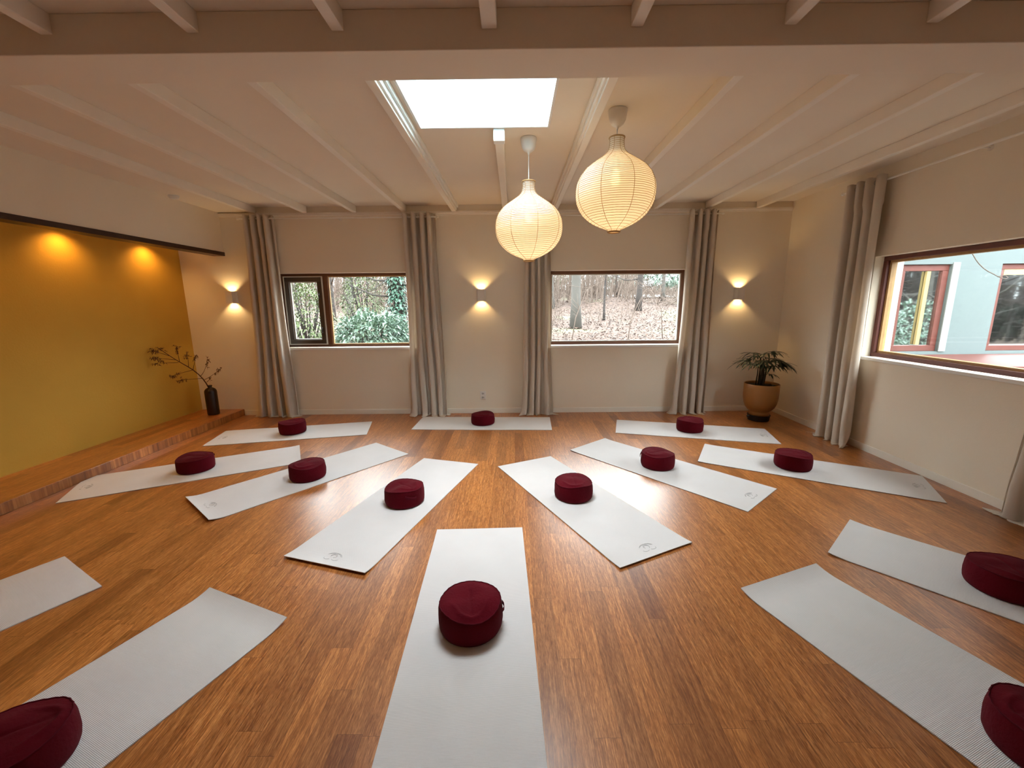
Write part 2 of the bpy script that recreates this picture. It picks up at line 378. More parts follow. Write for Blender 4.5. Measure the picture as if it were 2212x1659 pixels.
# ceilings
SX0, SX1, SY0, SY1 = -0.71, 0.288, 2.50, 3.485
b = MB(); b.box(XL-0.05, SX0, YB, D, CZ, 3.22); b.box(SX1, XR+0.1, YB, D, CZ, 3.22)
b.box(SX0, SX1, YB, SY0, CZ, 3.22); b.box(SX0, SX1, SY1, D, CZ, 3.22)
b.box(XL, -3.50, YB, D, 2.855, CZ)
struct(b.build('ceiling', M['ceiling']))
struct(MB().box(XAL, XL-0.12, 0.6, D, 2.42, 2.6).build('ceiling_alcove', M['wall']))
# main cross beam
struct(MB().box(XL, XR, 2.187, 2.45, 2.75, CZ).build('trim_beam', M['ceiling'], bevel=0.004))
# joists run from the back wall over the beam to the rear of the room
k = 0
for cx in (-3.525, -2.825, -2.152, -1.471, -0.80, -0.10, 0.579, 1.282, 1.931, 2.63, 3.32):
    for y0, y1 in ((2.45, D-0.03), (YB, 2.187)):
        if cx == -0.10 and y0 > 2: y0 = SY1+0.012
        w = 0.028 if cx != -0.10 else 0.035
        k += 1
        struct(MB().box(cx-w, cx+w, y0, y1, 2.832, CZ).build('trim_joist', M['joist'], bevel=0.004))
# stepped mouldings beside the skylight bay joists
struct(MB().box(-0.772, -0.756, 2.45, D-0.03, 2.850, CZ).box(-0.756, -0.738, 2.45, D-0.03, 2.882, CZ).build('trim_moulding', M['white'], bevel=0.002))
struct(MB().box(0.535, 0.551, 2.45, D-0.03, 2.850, CZ).box(0.517, 0.535, 2.45, D-0.03, 2.882, CZ).build('trim_moulding', M['joist'], bevel=0.002))
# capped end of the short joist
struct(MB().box(-0.143, -0.057, SY1+0.004, SY1+0.075, 2.822, CZ).build('trim_joist_cap', M['white'], bevel=0.004))
# ledger and top trim along the back wall
struct(MB().box(XL, XR-0.005, D-0.030, D, 2.815, 2.84).box(XL, XR-0.005, D-0.014, D, 2.795, 2.815).build('trim_back', M['joist'], bevel=0.002))
# skylight: shaft, frame ring, glazing
sky = structe('window_skylight'); sky['label'] = 'square skylight with a white shaft above the room'
t_ = 0.05; zt = 3.62
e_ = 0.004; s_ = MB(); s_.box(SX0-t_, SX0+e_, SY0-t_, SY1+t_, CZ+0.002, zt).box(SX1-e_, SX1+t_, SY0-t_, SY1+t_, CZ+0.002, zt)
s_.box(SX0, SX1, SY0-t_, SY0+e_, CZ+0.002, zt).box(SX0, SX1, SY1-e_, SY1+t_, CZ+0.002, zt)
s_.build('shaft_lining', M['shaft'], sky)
s_ = MB(); q = 0.018
for (a, b_, c_, d_) in ((SX0, SX0+q, SY0, SY1), (SX1-q, SX1, SY0, SY1), (SX0+q, SX1-q, SY1-q, SY1)):
    s_.box(a, b_, c_, d_, CZ-0.012, CZ+0.02)
s_.build('window_frame', M['white'], sky, bevel=0.003)
MB().box(SX0-0.03, SX1+0.03, SY0-0.03, SY1+0.03, zt, zt+0.02).build('glass_pane', M['skyglass'], sky)
MB().tube([(SX0+0.002, SY1-0.03, 3.02), (SX0+0.010, SY1-0.035, 3.10), (SX0+0.006, SY1-0.035, 3.20), (SX0+0.004, SY1-0.035, 3.26)], 0.004, 5).build('pull_cord', M['metal'], sky)
# skirting
bh = 0.075
struct(MB().box(XL+0.005, XR-0.014, D-0.014, D, 0, bh).build('baseboard_back', M['base'], bevel=0.003))
onright(struct(MB().box(XR-0.014, XR, YB, D-0.001, 0, bh).build('baseboard_right', M['base'], bevel=0.003)))
# platform of the alcove and dark lintel board
struct(MB().box(XAL, -4.03, 0.6, D, 0.0, 0.092).build('floor_platform', M['floor'], bevel=0.003))
struct(MB().box(XL-0.15, XL+0.012, 0.6, D, 2.285, 2.335).build('trim_lintel', M['darkwood'], bevel=0.002))

# ------------------------------------------------------------------ windows
def win_frame(mb, x0, x1, z0, z1, w, y0, y1):
    mb.box(x0, x1, y0, y1, z1-w, z1).box(x0, x1, y0, y1, z0, z0+w)
    mb.box(x0, x0+w, y0, y1, z0+w, z1-w).box(x1-w, x1, y0, y1, z0+w, z1-w); return mb
def sill(parent, x0, x1, wl):
    MB().box(x0+0.001, x1-0.001, wl-0.022, wl+0.10, HW[0]-0.0195, HW[0]+0.012).build('window_sill', M['white'], parent, bevel=0.004)
# window 1: side casement on the left, fixed light on the right
y0, y1 = D+0.10, D+0.165
w1 = structe('window_1')
f = win_frame(MB(), W1[0]+0.001, W1[1]-0.001, HW[0]+0.013, HW[1]-0.001, 0.036, y0, y1)
f.box(-2.725, -2.655, y0-0.008, y1, HW[0]+0.049, HW[1]-0.037)
f.build('window_frame', M['frame'], w1, bevel=0.004)
MB().box(-2.655, W1[1]-0.037, y0+0.036, y0+0.042, HW[0]+0.049, HW[1]-0.037).build('glass_pane', M['glass'], w1)
bd = win_frame(MB(), -2.655, W1[1]-0.037, HW[0]+0.049, HW[1]-0.037, 0.014, y0+0.005, y0+0.035); bd.build('glazing_bead', M['framelight'], w1)
cs = win_frame(MB(), W1[0]+0.052, -2.742, HW[0]+0.062, HW[1]-0.050, 0.062, y0-0.022, y0+0.05).build('casement_sash', M['casement'], w1, bevel=0.004)
win_frame(MB(), W1[0]+0.038, -2.726, HW[0]+0.050, HW[1]-0.038, 0.013, y0-0.026, y0+0.0).build('weather_strip', M['gasket'], cs)
win_frame(MB(), W1[0]+0.114, -2.804, HW[0]+0.124, HW[1]-0.112, 0.012, y0+0.004, y0+0.03).build('glazing_bead', M['gasket'], cs)
MB().box(W1[0]+0.114, -2.804, y0+0.031, y0+0.037, HW[0]+0.124, HW[1]-0.112).build('glass_pane', M['glass'], cs)
for z in (1.24, 1.73): MB().tube([(-2.778, y0-0.03, z-0.035), (-2.778, y0-0.045, z+0.0), (-2.774, y0-0.03, z+0.045)], 0.007, 6).build('window_handle', M['black'], cs)
sill(w1, W1[0], W1[1], D)
# window 2: one fixed light
w2 = structe('window_2')
win_frame(MB(), W2[0]+0.001, W2[1]-0.001, HW[0]+0.013, HW[1]-0.001, 0.045, y0, y1).build('window_frame', M['frame'], w2, bevel=0.004)
win_frame(MB(), W2[0]+0.046, W2[1]-0.046, HW[0]+0.058, HW[1]-0.046, 0.012, y0+0.006, y0+0.035).build('glazing_bead', M['gasket'], w2)
MB().box(W2[0]+0.046, W2[1]-0.046, y0+0.036, y0+0.042, HW[0]+0.058, HW[1]-0.046).build('glass_pane', M['glass'], w2)
sill(w2, W2[0], W2[1], D)
# window 3, in the right wall
w3 = structe('window_3')
def rf(mb, a0, a1, z0, z1, w, x0, x1):
    mb.box(x0, x1, a0, a1, z1-w, z1).box(x0, x1, a0, a1, z0, z0+w)
    mb.box(x0, x1, a0, a0+w, z0+w, z1-w).box(x0, x1, a1-w, a1, z0+w, z1-w); return mb
rf(MB(), W3[0]+0.001, W3[1]-0.001, HW[0]+0.013, HW[1]-0.011, 0.042, XR+0.09, XR+0.15).build('window_frame', M['rframe'], w3, bevel=0.004)
rf(MB(), W3[0]+0.043, W3[1]-0.043, HW[0]+0.055, HW[1]-0.053, 0.022, XR+0.125, XR+0.18).build('glazing_bead', M['framelight'], w3)
MB().box(XR+0.15, XR+0.156, W3[0]+0.065, W3[1]-0.065, HW[0]+0.077, HW[1]-0.075).build('glass_pane', M['glass'], w3)
MB().box(XR-0.022, XR+0.09, W3[0]+0.001, W3[1]-0.001, HW[0]-0.0195, HW[0]+0.012).build('window_sill', M['white'], w3, bevel=0.004)
onright(w3)

# ------------------------------------------------------------------ curtains
def curtain(label, a0t, a1t, a0b, a1b, folds, seed, wall='back', ztop=2.80, flip=1):
    """a0/a1 = extent along the wall at the top / at the floor; depth axis d measured from the wall into the room"""
    rnd = random.Random(seed); ph = rnd.uniform(0, 1.0)
    nu, nv = 120, 46
    vs = []; fs = []
    fr = [rnd.uniform(0.75, 1.25) for _ in range(folds*2+2)]
    cum = [0]
    for i in range(folds*2): cum.append(cum[-1]+fr[i])
    tot = cum[-1]
    def phase(u):                       # uneven fold widths
        x = u*tot; i = 0
        while i < folds*2-1 and x > cum[i+1]: i += 1
        return (i + (x-cum[i])/fr[i])*PI
    amp = [rnd.uniform(0.65, 1.1) for _ in range(folds*2+1)]
    for j in range(nv+1):
        t = j/nv; z = ztop*(1-t)**1.0
        if t > 0.93: z = ztop*(1-t)
        e = t**1.6
        A0 = a0t+(a0b-a0t)*e; A1 = a1t+(a1b-a1t)*e
        for i in range(nu+1):
            u = i/nu; p = phase(u)
            k = min(folds*2, int(p/PI)); am = amp[k]
            sn = math.sin(p+0.5*math.sin(t*2.2+seed)*t)
            sn = math.copysign(abs(sn)**0.75, sn)
            d = 0.104 + 0.070*(am if t > 0.1 else 1.0)*(1-0.12*t)*sn
            a = A0+(A1-A0)*u - 0.016*math.sin(2*p)*(0.5+0.5*t) + 0.012*math.sin(t*7+seed+u*5)*t
            if t > 0.93:                # the hem spreads a little and breaks on the floor
                h = (t-0.93)/0.07
                d += h*h*0.10*(0.4+0.6*math.sin(p*1.03+seed))
                a += (u-0.5)*0.11*h*h + 0.014*h*math.sin(p*1.5+seed)
                z = max(0.004, z*(1-0.35*h) + 0.004*h*math.sin(p*1.7+seed))
            d = max(0.030, d)
            zz = z + (0.006*math.sin(p*2) if j == 0 else 0)
            if wall == 'back': vs.append((a, D-d, zz))
            else: vs.append((XR-d, a, zz))
    for j in range(nv):
        for i in range(nu):
            q0 = j*(nu+1)+i; fs.append((q0, q0+1, q0+nu+2, q0+nu+1))
    m = MB(); m.add(vs, fs, True)
    root = m.build('curtain', M['curtain'], solid=0.004)
    tag(root, label, 'curtain', 'full-length linen curtains at the windows')
    # metal eyelets where the rod threads the heading
    zr = ztop-0.047
    for k in range(1, folds*2):
        ua = (cum[k])/tot; a = a0t+(a1t-a0t)*ua
        pts = []
        for q_ in range(14):
            an = 2*PI*q_/14
            if wall == 'back': pts.append((a, D-0.098+0.024*math.cos(an), zr+0.024*math.sin(an)))
            else: pts.append((XR-0.098+0.024*math.cos(an), a, zr+0.024*math.sin(an)))
        MB().tube(pts, 0.0035, 5, closed=True).build('eyelet', M['metal'], root)
    if wall != 'back': onright(root)
    return root
def rod(label, a0, a1, brk, wall='back', z=2.753):
    root = thing('curtain_rod', label, 'curtain rod')
    def P(a, d, zz): return (a, D-d, zz) if wall == 'back' else (XR-d, a, zz)
    MB().tube([P(a0, 0.098, z), P(a1, 0.098, z)], 0.0105, 12).build('rod', M['rod'], root)
    for a, s in ((a0, -1), (a1, 1)):
        MB().tube([P(a, 0.098, z), P(a+s*0.012, 0.098, z), P(a+s*0.03, 0.098, z), P(a+s*0.034, 0.098, z)], [0.0105, 0.016, 0.016, 0.010], 12).build('finial', M['rod'], root)
    for a in brk:
        MB().tube([P(a, 0.0, z), P(a, 0.012, z)], 0.022, 12).tube([P(a, 0.012, z), P(a, 0.098, z-0.001)], 0.006, 8).build('bracket', M['rod'], root)
    if wall != 'back': onright(root)
    return root
rod('white curtain rod over the window with the side casement', -3.69, -1.03, (-3.66, -2.36, -1.06))
rod('white curtain rod over the window onto the leafy slope, behind the paper lamps', 0.17, 2.80, (0.20, 1.45, 2.77))
rod('white curtain rod over the right-hand side window', 2.15, 4.93, (2.18, 3.55, 4.90), 'right')
curtain('linen curtain nearest the ochre alcove, left of the casement window', -3.605, -3.245, -3.74, -3.20, 4, 3)
curtain('linen curtain between the casement window and the middle wall lamp', -1.475, -1.04, -1.47, -0.97, 4, 5)
curtain('linen curtain hanging below and behind the lower paper lamp', 0.17, 0.505, 0.10, 0.56, 4, 8)
curtain('linen curtain between the leafy-slope window and the potted palm', 2.375, 2.76, 2.30, 2.76, 4, 11)
curtain('linen curtain on the right wall beside the potted palm', 4.37, 4.87, 4.36, 4.86, 4, 14, 'right')
curtain('linen curtain at the right edge of the photo, only its foot in view', 2.33, 2.80, 2.38, 2.90, 4, 21, 'right')

# ------------------------------------------------------------------ wall lamps
def warm_spot(name, loc, rot, power, size, blend, parent, rad=0.01, col=(1.0, 0.66, 0.28)):
    l = bpy.data.lights.new(name, 'SPOT'); l.energy = power; l.color = col; l.spot_size = size; l.spot_blend = blend; l.shadow_soft_size = rad
    o = bpy.data.objects.new(name, l); C.objects.link(o); o.parent = parent; o.location = loc; o.rotation_euler = rot; return o
def sconce(x, z, label):
    root = thing('wall_lamp', label, 'wall lamp', (x, D, z), 0, 'up-and-down wall lamps on the back wall')
    w, fwd, h = 0.064, 0.095, 0.083
    outer = [(-w, -0.002), (-w, -0.045), (-w+0.018, -fwd), (w-0.018, -fwd), (w, -0.045), (w, -0.002)]
    k = 0.008
    inner = [(-w+k, -0.002), (-w+k, -0.045), (-w+0.018+k*.6, -fwd+k), (w-0.018-k*.6, -fwd+k), (w-k, -0.045), (w-k, -0.002)]
    n = 6; m = MB(); vs = []
    for poly in (outer, inner):
        for zz in (-h, h): vs += [(px, py, zz) for px, py in poly]
    fs = []
    for i in range(n-1):
        fs.append((i, i+1, n+i+1, n+i)); fs.append((2*n+i+1, 2*n+i, 3*n+i, 3*n+i+1))
        fs.append((n+i, n+i+1, 3*n+i+1, 3*n+i)); fs.append((i+1, i, 2*n+i, 2*n+i+1))
    m.add(vs, fs).build('lamp_housing', M['sconce'], root)
    MB().prism([(px*0.97, py*0.97-0.001) for px, py in inner], -0.006, 0.006).build('bulb_holder', M['white'], root)
    for s in (-1, 1):
        MB().lathe([(0.012, 0), (0.016, 0.010), (0.010, 0.022), (0.002, 0.026)], (0, -0.045, 0.008 if s > 0 else -0.034), 12).build('bulb', M['bulb'], root)
        warm_spot('lamp_light', (0, -0.048, s*0.045), (0 if s < 0 else PI, 0, 0), 5.0, math.radians(115), 0.6, root, 0.012)
    return root
sconce(-3.972, 1.722, 'wall lamp beside the alcove, left of the three lit lamps')
sconce(-0.452, 1.716, 'lit wall lamp in the middle, above the white wall socket')
sconce(3.165, 1.704, 'lit wall lamp above the potted palm')

# ------------------------------------------------------------------ paper pendant lamps
def pendant(x, y, dz, label):
    root = thing('paper_pendant_lamp', label, 'pendant lamp', (x, y, CZ), 0, 'onion-shaped paper pendant lamps')
    top = 2.585+dz-CZ; bot = 1.952+dz-CZ
    MB().lathe([(0.0645, -0.001), (0.066, -0.010), (0.062, -0.04), (0.056, -0.07), (0.044, -0.092), (0.026, -0.106), (0.012, -0.111), (0.007, -0.125), (0.005, -0.128)], n=32).build('ceiling_canopy', M['plastic'], root)
    MB().tube([(0, 0, -0.12), (0, 0, top-0.16)], 0.0032, 8).build('cord', M['plastic'], root)
    MB().lathe([(0.018, -0.20), (0.021, -0.19), (0.021, -0.15), (0.012, -0.135)], (0, 0, top), 16).build('lamp_socket', M['plastic'], root)
    MB().lathe([(0.004, -0.32), (0.022, -0.31), (0.032, -0.285), (0.030, -0.255), (0.018, -0.22), (0.015, -0.20)], (0, 0, top), 18).build('bulb', M['bulb'], root)
    H = top-bot
    key = [(0, 0.052), (0.04, 0.051), (0.085, 0.053), (0.125, 0.059), (0.155, 0.071), (0.18, 0.088), (0.205, 0.111), (0.235, 0.139), (0.28, 0.181), (0.33, 0.221), (0.40, 0.256), (0.47, 0.276), (0.54, 0.2835),
           (0.61, 0.2835), (0.68, 0.276), (0.75, 0.257), (0.81, 0.230), (0.86, 0.196), (0.90, 0.158), (0.935, 0.114), (0.958, 0.080), (0.975, 0.055), (0.988, 0.045), (1.0, 0.043)]
    def R(t):
        for (a, ra), (c, rc) in zip(key, key[1:]):
            if t <= c: 
                s = (t-a)/(c-a); return ra+(rc-ra)*s
        return key[-1][1]
    n = 56; prof = []; rings = []
    NR = 46
    for i in range(NR*3+1):
        t = i/(NR*3); r = R(t)
        prof.append((r - (0.0012 if i % 3 else 0), top-H*t))
        if i % 3 == 0: rings.append((r, top-H*t))
    MB().lathe(prof, n=n, cap=False).build('paper_shade', M['paper'], root)
    rb = MB()
    for r, z in rings:
        rb.tube([((r+0.0006)*math.cos(2*PI*k/40), (r+0.0006)*math.sin(2*PI*k/40), z+0.0006*math.sin(k*3+z*40)) for k in range(40)], 0.0015, 4, closed=True)
    for k in range(8):
        a = 2*PI*k/8+0.22
        rb.tube([((R(t/40)+0.001)*math.cos(a), (R(t/40)+0.001)*math.sin(a), top-H*t/40) for t in range(41)], 0.0016, 4)
    rb.build('shade_ribs', M['bamboo'], root)
    MB().tube([(0.053*math.cos(2*PI*k/28), 0.053*math.sin(2*PI*k/28), top+0.002) for k in range(28)], 0.0055, 8, closed=True).build('top_ring', M['bamboo'], root)
    MB().tube([(0.0435*math.cos(2*PI*k/28), 0.0435*math.sin(2*PI*k/28), bot-0.002) for k in range(28)], 0.0055, 8, closed=True).build('bottom_ring', M['bamboo'], root)
    l = bpy.data.lights.new('lamp_light', 'POINT'); l.energy = 2.6; l.color = (1.0, 0.66, 0.30); l.shadow_soft_size = 0.035
    o = bpy.data.objects.new('lamp_light', l); C.objects.link(o); o.parent = root; o.location = (0, 0, top-0.38)
    return root
pendant(0.136, 3.71, 0.0, 'paper pendant lamp hanging lower on its longer cord, over the middle')
pendant(0.746, 3.226, 0.152, 'paper pendant lamp hanging higher and nearer, tight under its ceiling cup')

# ------------------------------------------------------------------ alcove spotlights
for i, y in enumerate((5.42, 4.42, 3.42, 2.42, 1.42)):
    root = thing('recessed_spotlight', ('first', 'second', 'third', 'fourth', 'fifth')[i]+' warm spotlight from the back wall in the alcove ceiling', 'spotlight', (-4.50, y, 2.42), 0, 'spotlights in the alcove ceiling')
    MB().lathe([(0.03, -0.002), (0.042, -0.002), (0.042, -0.012), (0.03, -0.012), (0.03, -0.002)], n=20, cap=False).build('trim_ring', M['metal'], root)
    MB().lathe([(0.028, -0.003), (0.028, -0.006)], n=20).build('lens', M['bulb'], root)
    warm_spot('lamp_light', (0, 0, -0.02), (0, math.radians(6), 0), 13, math.radians(140), 1.0, root, 0.02, (1.0, 0.52, 0.13))

# ------------------------------------------------------------------ smoke detector, socket
root = thing('smoke_detector', 'round white smoke detector on the ceiling near the left wall', 'smoke detector', (-3.90, 5.08, 2.855))
MB().lathe([(0.052, 0), (0.055, -0.004), (0.055, -0.016), (0.048, -0.018)], n=28).build('mounting_plate', M['plastic'], root)
MB().lathe([(0.046, -0.016), (0.048, -0.022), (0.044, -0.032), (0.028, -0.037), (0.006, -0.038)], n=28).build('sensor_cover', M['plastic'], root)
root = thing('wall_socket', 'white double power socket low on the back wall', 'power socket', (-0.462, D, 0.272))
MB().box(-0.041, 0.041, -0.012, 0, -0.062, 0.062).build('cover_plate', M['plastic'], root, bevel=0.004)
for z in (-0.029, 0.029):
    s = MB(); 
    s.tube([(0.023*math.cos(2*PI*k/20), -0.013, z+0.023*math.sin(2*PI*k/20)) for k in range(20)], 0.003, 6, closed=True)
    so = s.build('outlet_ring', M['plastic'], root)
    MB().tube([(0, -0.0115, z), (0, -0.0128, z)], 0.021, 18).build('outlet_well', M['gasket'], so)
    h = MB()
    for dx in (-0.0095, 0.0095): h.tube([(dx, -0.012, z-0.002), (dx, -0.0138, z-0.002)], 0.0045, 8)
    h.build('pin_holes', M['black'], so)

# ------------------------------------------------------------------ yoga mats
MW, ML, MT = 0.61, 1.82, 0.005
def yoga_mat(x, y, deg, label, curl0=0.0, curl1=0.0, corner=None, logo=True, seed=0):
    """local +X points from the hub of the fan outwards"""
    nx, ny = 72, 16; m = MB(); top = []; 
    def zf(u, v):       # u 0..1 along, v 0..1 across
        z = 0.0008
        if u > 0.93: z += curl1*((u-0.93)/0.07)**2
        if u < 0.07: z += curl0*((0.07-u)/0.07)**2
        if corner:
            cu, cv, ch = corner; dd = math.hypot((u-cu)*3.0, v-cv); z += ch*max(0, 1-dd/0.32)**2
        return z + 0.0006*(1+math.sin(u*17+seed)*math.cos(v*5+seed))
    vs = []
    for lay in (0, 1):
        for i in range(nx+1):
            for j in range(ny+1):
                u, v = i/nx, j/ny
                vs.append(((u-0.5)*ML, (v-0.5)*MW, zf(u, v)+lay*MT))
    K = (nx+1)*(ny+1); fs = []; idx = lambda i, j, l: l*K+i*(ny+1)+j
    for i in range(nx):
        for j in range(ny):
            fs.append((idx(i,j,1), idx(i+1,j,1), idx(i+1,j+1,1), idx(i,j+1,1)))
            fs.append((idx(i,j,0), idx(i,j+1,0), idx(i+1,j+1,0), idx(i+1,j,0)))
        fs.append((idx(i,0,0), idx(i+1,0,0), idx(i+1,0,1), idx(i,0,1)))
        fs.append((idx(i+1,ny,0), idx(i,ny,0), idx(i,ny,1), idx(i+1,ny,1)))
    for j in range(ny):
        fs.append((idx(0,j+1,0), idx(0,j,0), idx(0,j,1), idx(0,j+1,1)))
        fs.append((idx(nx,j,0), idx(nx,j+1,0), idx(nx,j+1,1), idx(nx,j,1)))
    m.add(vs, fs)
    o = m.build('yoga_mat', M['mat']); o.location = (x, y, 0); o.rotation_euler = (0, 0, math.radians(deg))
    tag(o, label, 'yoga mat', 'off-white yoga mats laid out in a fan')
    if logo:                    # small pressed flower-like mark near the outer end
        lg = MB(); cx = 0.812; zt_ = lambda px, py: zf((px/ML)+0.5, (py/MW)+0.5)+MT+0.0006
        def arc(ax, ay, rx, ry, a0, a1, rot=0):
            pts = []
            for k in range(11):
                a = math.radians(a0+(a1-a0)*k/10); px, py = rx*math.cos(a), ry*math.sin(a)
                X = cx+ax+px*math.cos(rot)-py*math.sin(rot); Y = ay+px*math.sin(rot)+py*math.cos(rot)
                pts.append((X, Y, zt_(X, Y)))
            lg.tube(pts, 0.0011, 4)
        arc(0, 0, 0.036, 0.055, 100, 250); arc(0.002, 0.012, 0.030, 0.036, 110, 260); arc(0.002, -0.014, 0.030, 0.036, 95, 230)
        arc(0.026, 0.030, 0.014, 0.022, -70, 100); arc(0.026, -0.030, 0.014, 0.022, -100, 70); arc(0.0, 0.0, 0.016, 0.020, 20, 300)
        lg.build('embossed_logo', M['logo'], o)
    return o
MATS = [
 (-0.2252, 1.821, -88.05, 'large foreground yoga mat running towards the viewer, centre', dict(logo=False, seed=1)),
 (-0.9302, 3.1786, 253.03, 'yoga mat left of the foreground mat, its printed end towards the viewer', dict(curl1=0.012, seed=2)),
 (0.5046, 3.2120, -63.86, 'yoga mat right of the foreground mat, its printed end towards the viewer', dict(curl1=0.006, seed=3)),
 (-1.9625, 3.7508, 231.02, 'second yoga mat to the left of the centre, its left end lifted off the floor', dict(curl1=0.020, seed=4)),
 (-3.1481, 3.8735, 208.13, 'yoga mat nearest the ochre wall, running to the far left', dict(curl0=0.006, seed=5)),
 (-2.8044, 5.0731, 192.23, 'yoga mat below the casement window, back left', dict(seed=6)),
 (-0.4197, 5.4375, -2.25, 'yoga mat lying flat along the back wall under the socket', dict(logo=False, seed=7)),
 (2.2131, 5.0146, -14.99, 'yoga mat at the back right, its end near the potted palm', dict(seed=8)),
 (1.4299, 3.8397, -49.78, 'second yoga mat to the right of the centre, one inner corner lifted', dict(curl0=0.006, seed=9)),
 (2.7890, 3.7836, -30.35, 'yoga mat with its tip close to the right-hand skirting', dict(curl0=0.004, seed=10)),
 (2.817, 1.917, -48.73, 'yoga mat at the right edge, behind the nearest right one', dict(logo=False, curl0=0.010, seed=11)),
 (1.854, 1.308, -69.27, 'nearest yoga mat on the right with a ribbed, curling inner end', dict(logo=False, curl0=0.022, seed=12)),
 (-1.800, 1.127, -112.44, 'nearest yoga mat on the left with a ribbed, curling inner end', dict(logo=False, curl0=0.022, seed=13)),
 (-3.106, 1.483, -118.98, 'yoga mat cut off by the left edge, no cushion in view', dict(logo=False, seed=14)),
]
for x, y, dg, lb, kw in MATS: yoga_mat(x, y, dg, lb, **kw)

# ------------------------------------------------------------------ meditation cushions
def cushion(x, y, rz, label, seed, hs=1.0, lean=(0, 0)):
    root = thing('meditation_cushion', label, 'cushion', (x, y, 0.0075), rz, 'round burgundy meditation cushions')
    rnd = random.Random(seed); H = 0.150*hs; n = 72
    o1 = Vector((rnd.uniform(0, 50), rnd.uniform(0, 50), 0))
    def nz(v, s): return noise.noise(Vector(v)*s+o1)
    def tilt(x_, y_, z_): return z_*(1+ (lean[0]*x_+lean[1]*y_)/0.158)
    # side band
    prof = [(0.135, 0.0), (0.150, 0.004), (0.1565, 0.018), (0.159, 0.04), (0.1595, 0.07), (0.158, 0.10), (0.155, 0.120), (0.1505, 0.1325)]
    vs = []; fs = []
    def rimz(a): return 0.006*math.sin(a*2+seed)+0.004*math.sin(a*3+seed*2)
    for r, z in prof:
        for k in range(n):
            a = 2*PI*k/n; s = z/0.1325
            rr = r + 0.0035*nz((math.cos(a)*1.2, math.sin(a)*1.2, z*9), 2.2)*min(1, s*3) + 0.0012*math.sin(a*26+seed)*s*s
            vs.append((rr*math.cos(a), rr*math.sin(a), tilt(math.cos(a)*.158, math.sin(a)*.158, z*hs + rimz(a)*s)))
    for j in range(len(prof)-1):
        for k in range(n): fs.append((j*n+k, j*n+(k+1) % n, (j+1)*n+(k+1) % n, (j+1)*n+k))
    m = MB().add(vs, fs, True); m.f.append(list(range(n))[::-1]); m.sm.append(False)
    m.build('side_band', M['burg'], root)
    rim = vs[-n:]
    # seam
    MB().tube([(p[0]*1.004, p[1]*1.004, p[2]+0.0005) for p in rim], 0.0028, 6, closed=True).build('seam_piping', M['burg2'], root)
    # top panel, sagging a little, with pulled folds
    vt = []; ft = []; nr = 22; fa = rnd.uniform(0, 6.28)
    for j in range(nr+1):
        q_ = 1-j/nr
        for k in range(n):
            a = 2*PI*k/n; px, py = rim[k][0]*q_, rim[k][1]*q_
            dome = (1-q_**2.6)*0.016
            w = 0.013*nz((px, py, seed), 9)*(1-q_**3)
            fold = 0.0085*max(0, math.cos((a-fa)))*math.exp(-((q_-0.72-0.10*math.cos(3*(a-fa)))/0.07)**2)
            ln = (px*math.cos(fa)+py*math.sin(fa)); lt = (-px*math.sin(fa)+py*math.cos(fa))
            crease = -0.004*math.exp(-(lt/0.008)**2)*(1 if ln > -0.07 else 0.2)*(1-q_**6)
            gather = 0.0010*math.sin(a*26+seed)*q_**8*(1-q_**40)
            z0 = rim[k][2]*q_ + (sum(p[2] for p in rim)/n)*(1-q_)
            vt.append((px, py, z0+dome+w+fold+crease+gather))
    for j in range(nr):
        for k in range(n): ft.append((j*n+k, j*n+(k+1) % n, (j+1)*n+(k+1) % n, (j+1)*n+k))
    MB().add(vt, ft, True).build('top_panel', M['burg'], root)
    # carrying loop on the side
    hp = [(0.1585, -0.045, 0.108), (0.163, -0.030, 0.102), (0.1665, -0.012, 0.094), (0.1670, 0.006, 0.088), (0.1655, 0.026, 0.084), (0.158, 0.045, 0.084)]
    vh = []; fh = []
    for (px, py, pz) in hp:
        for s in (-1, 1):
            for d in (0, 0.002): vh.append((px+d, py, (pz+s*0.010)*hs))
    for i in range(len(hp)-1):
        b_ = i*4; fh += [(b_, b_+4, b_+6, b_+2), (b_+1, b_+3, b_+7, b_+5), (b_, b_+1, b_+5, b_+4), (b_+2, b_+6, b_+7, b_+3)]
    MB().add(vh, fh, True).build('carry_handle', M['burg2'], root)
    return root
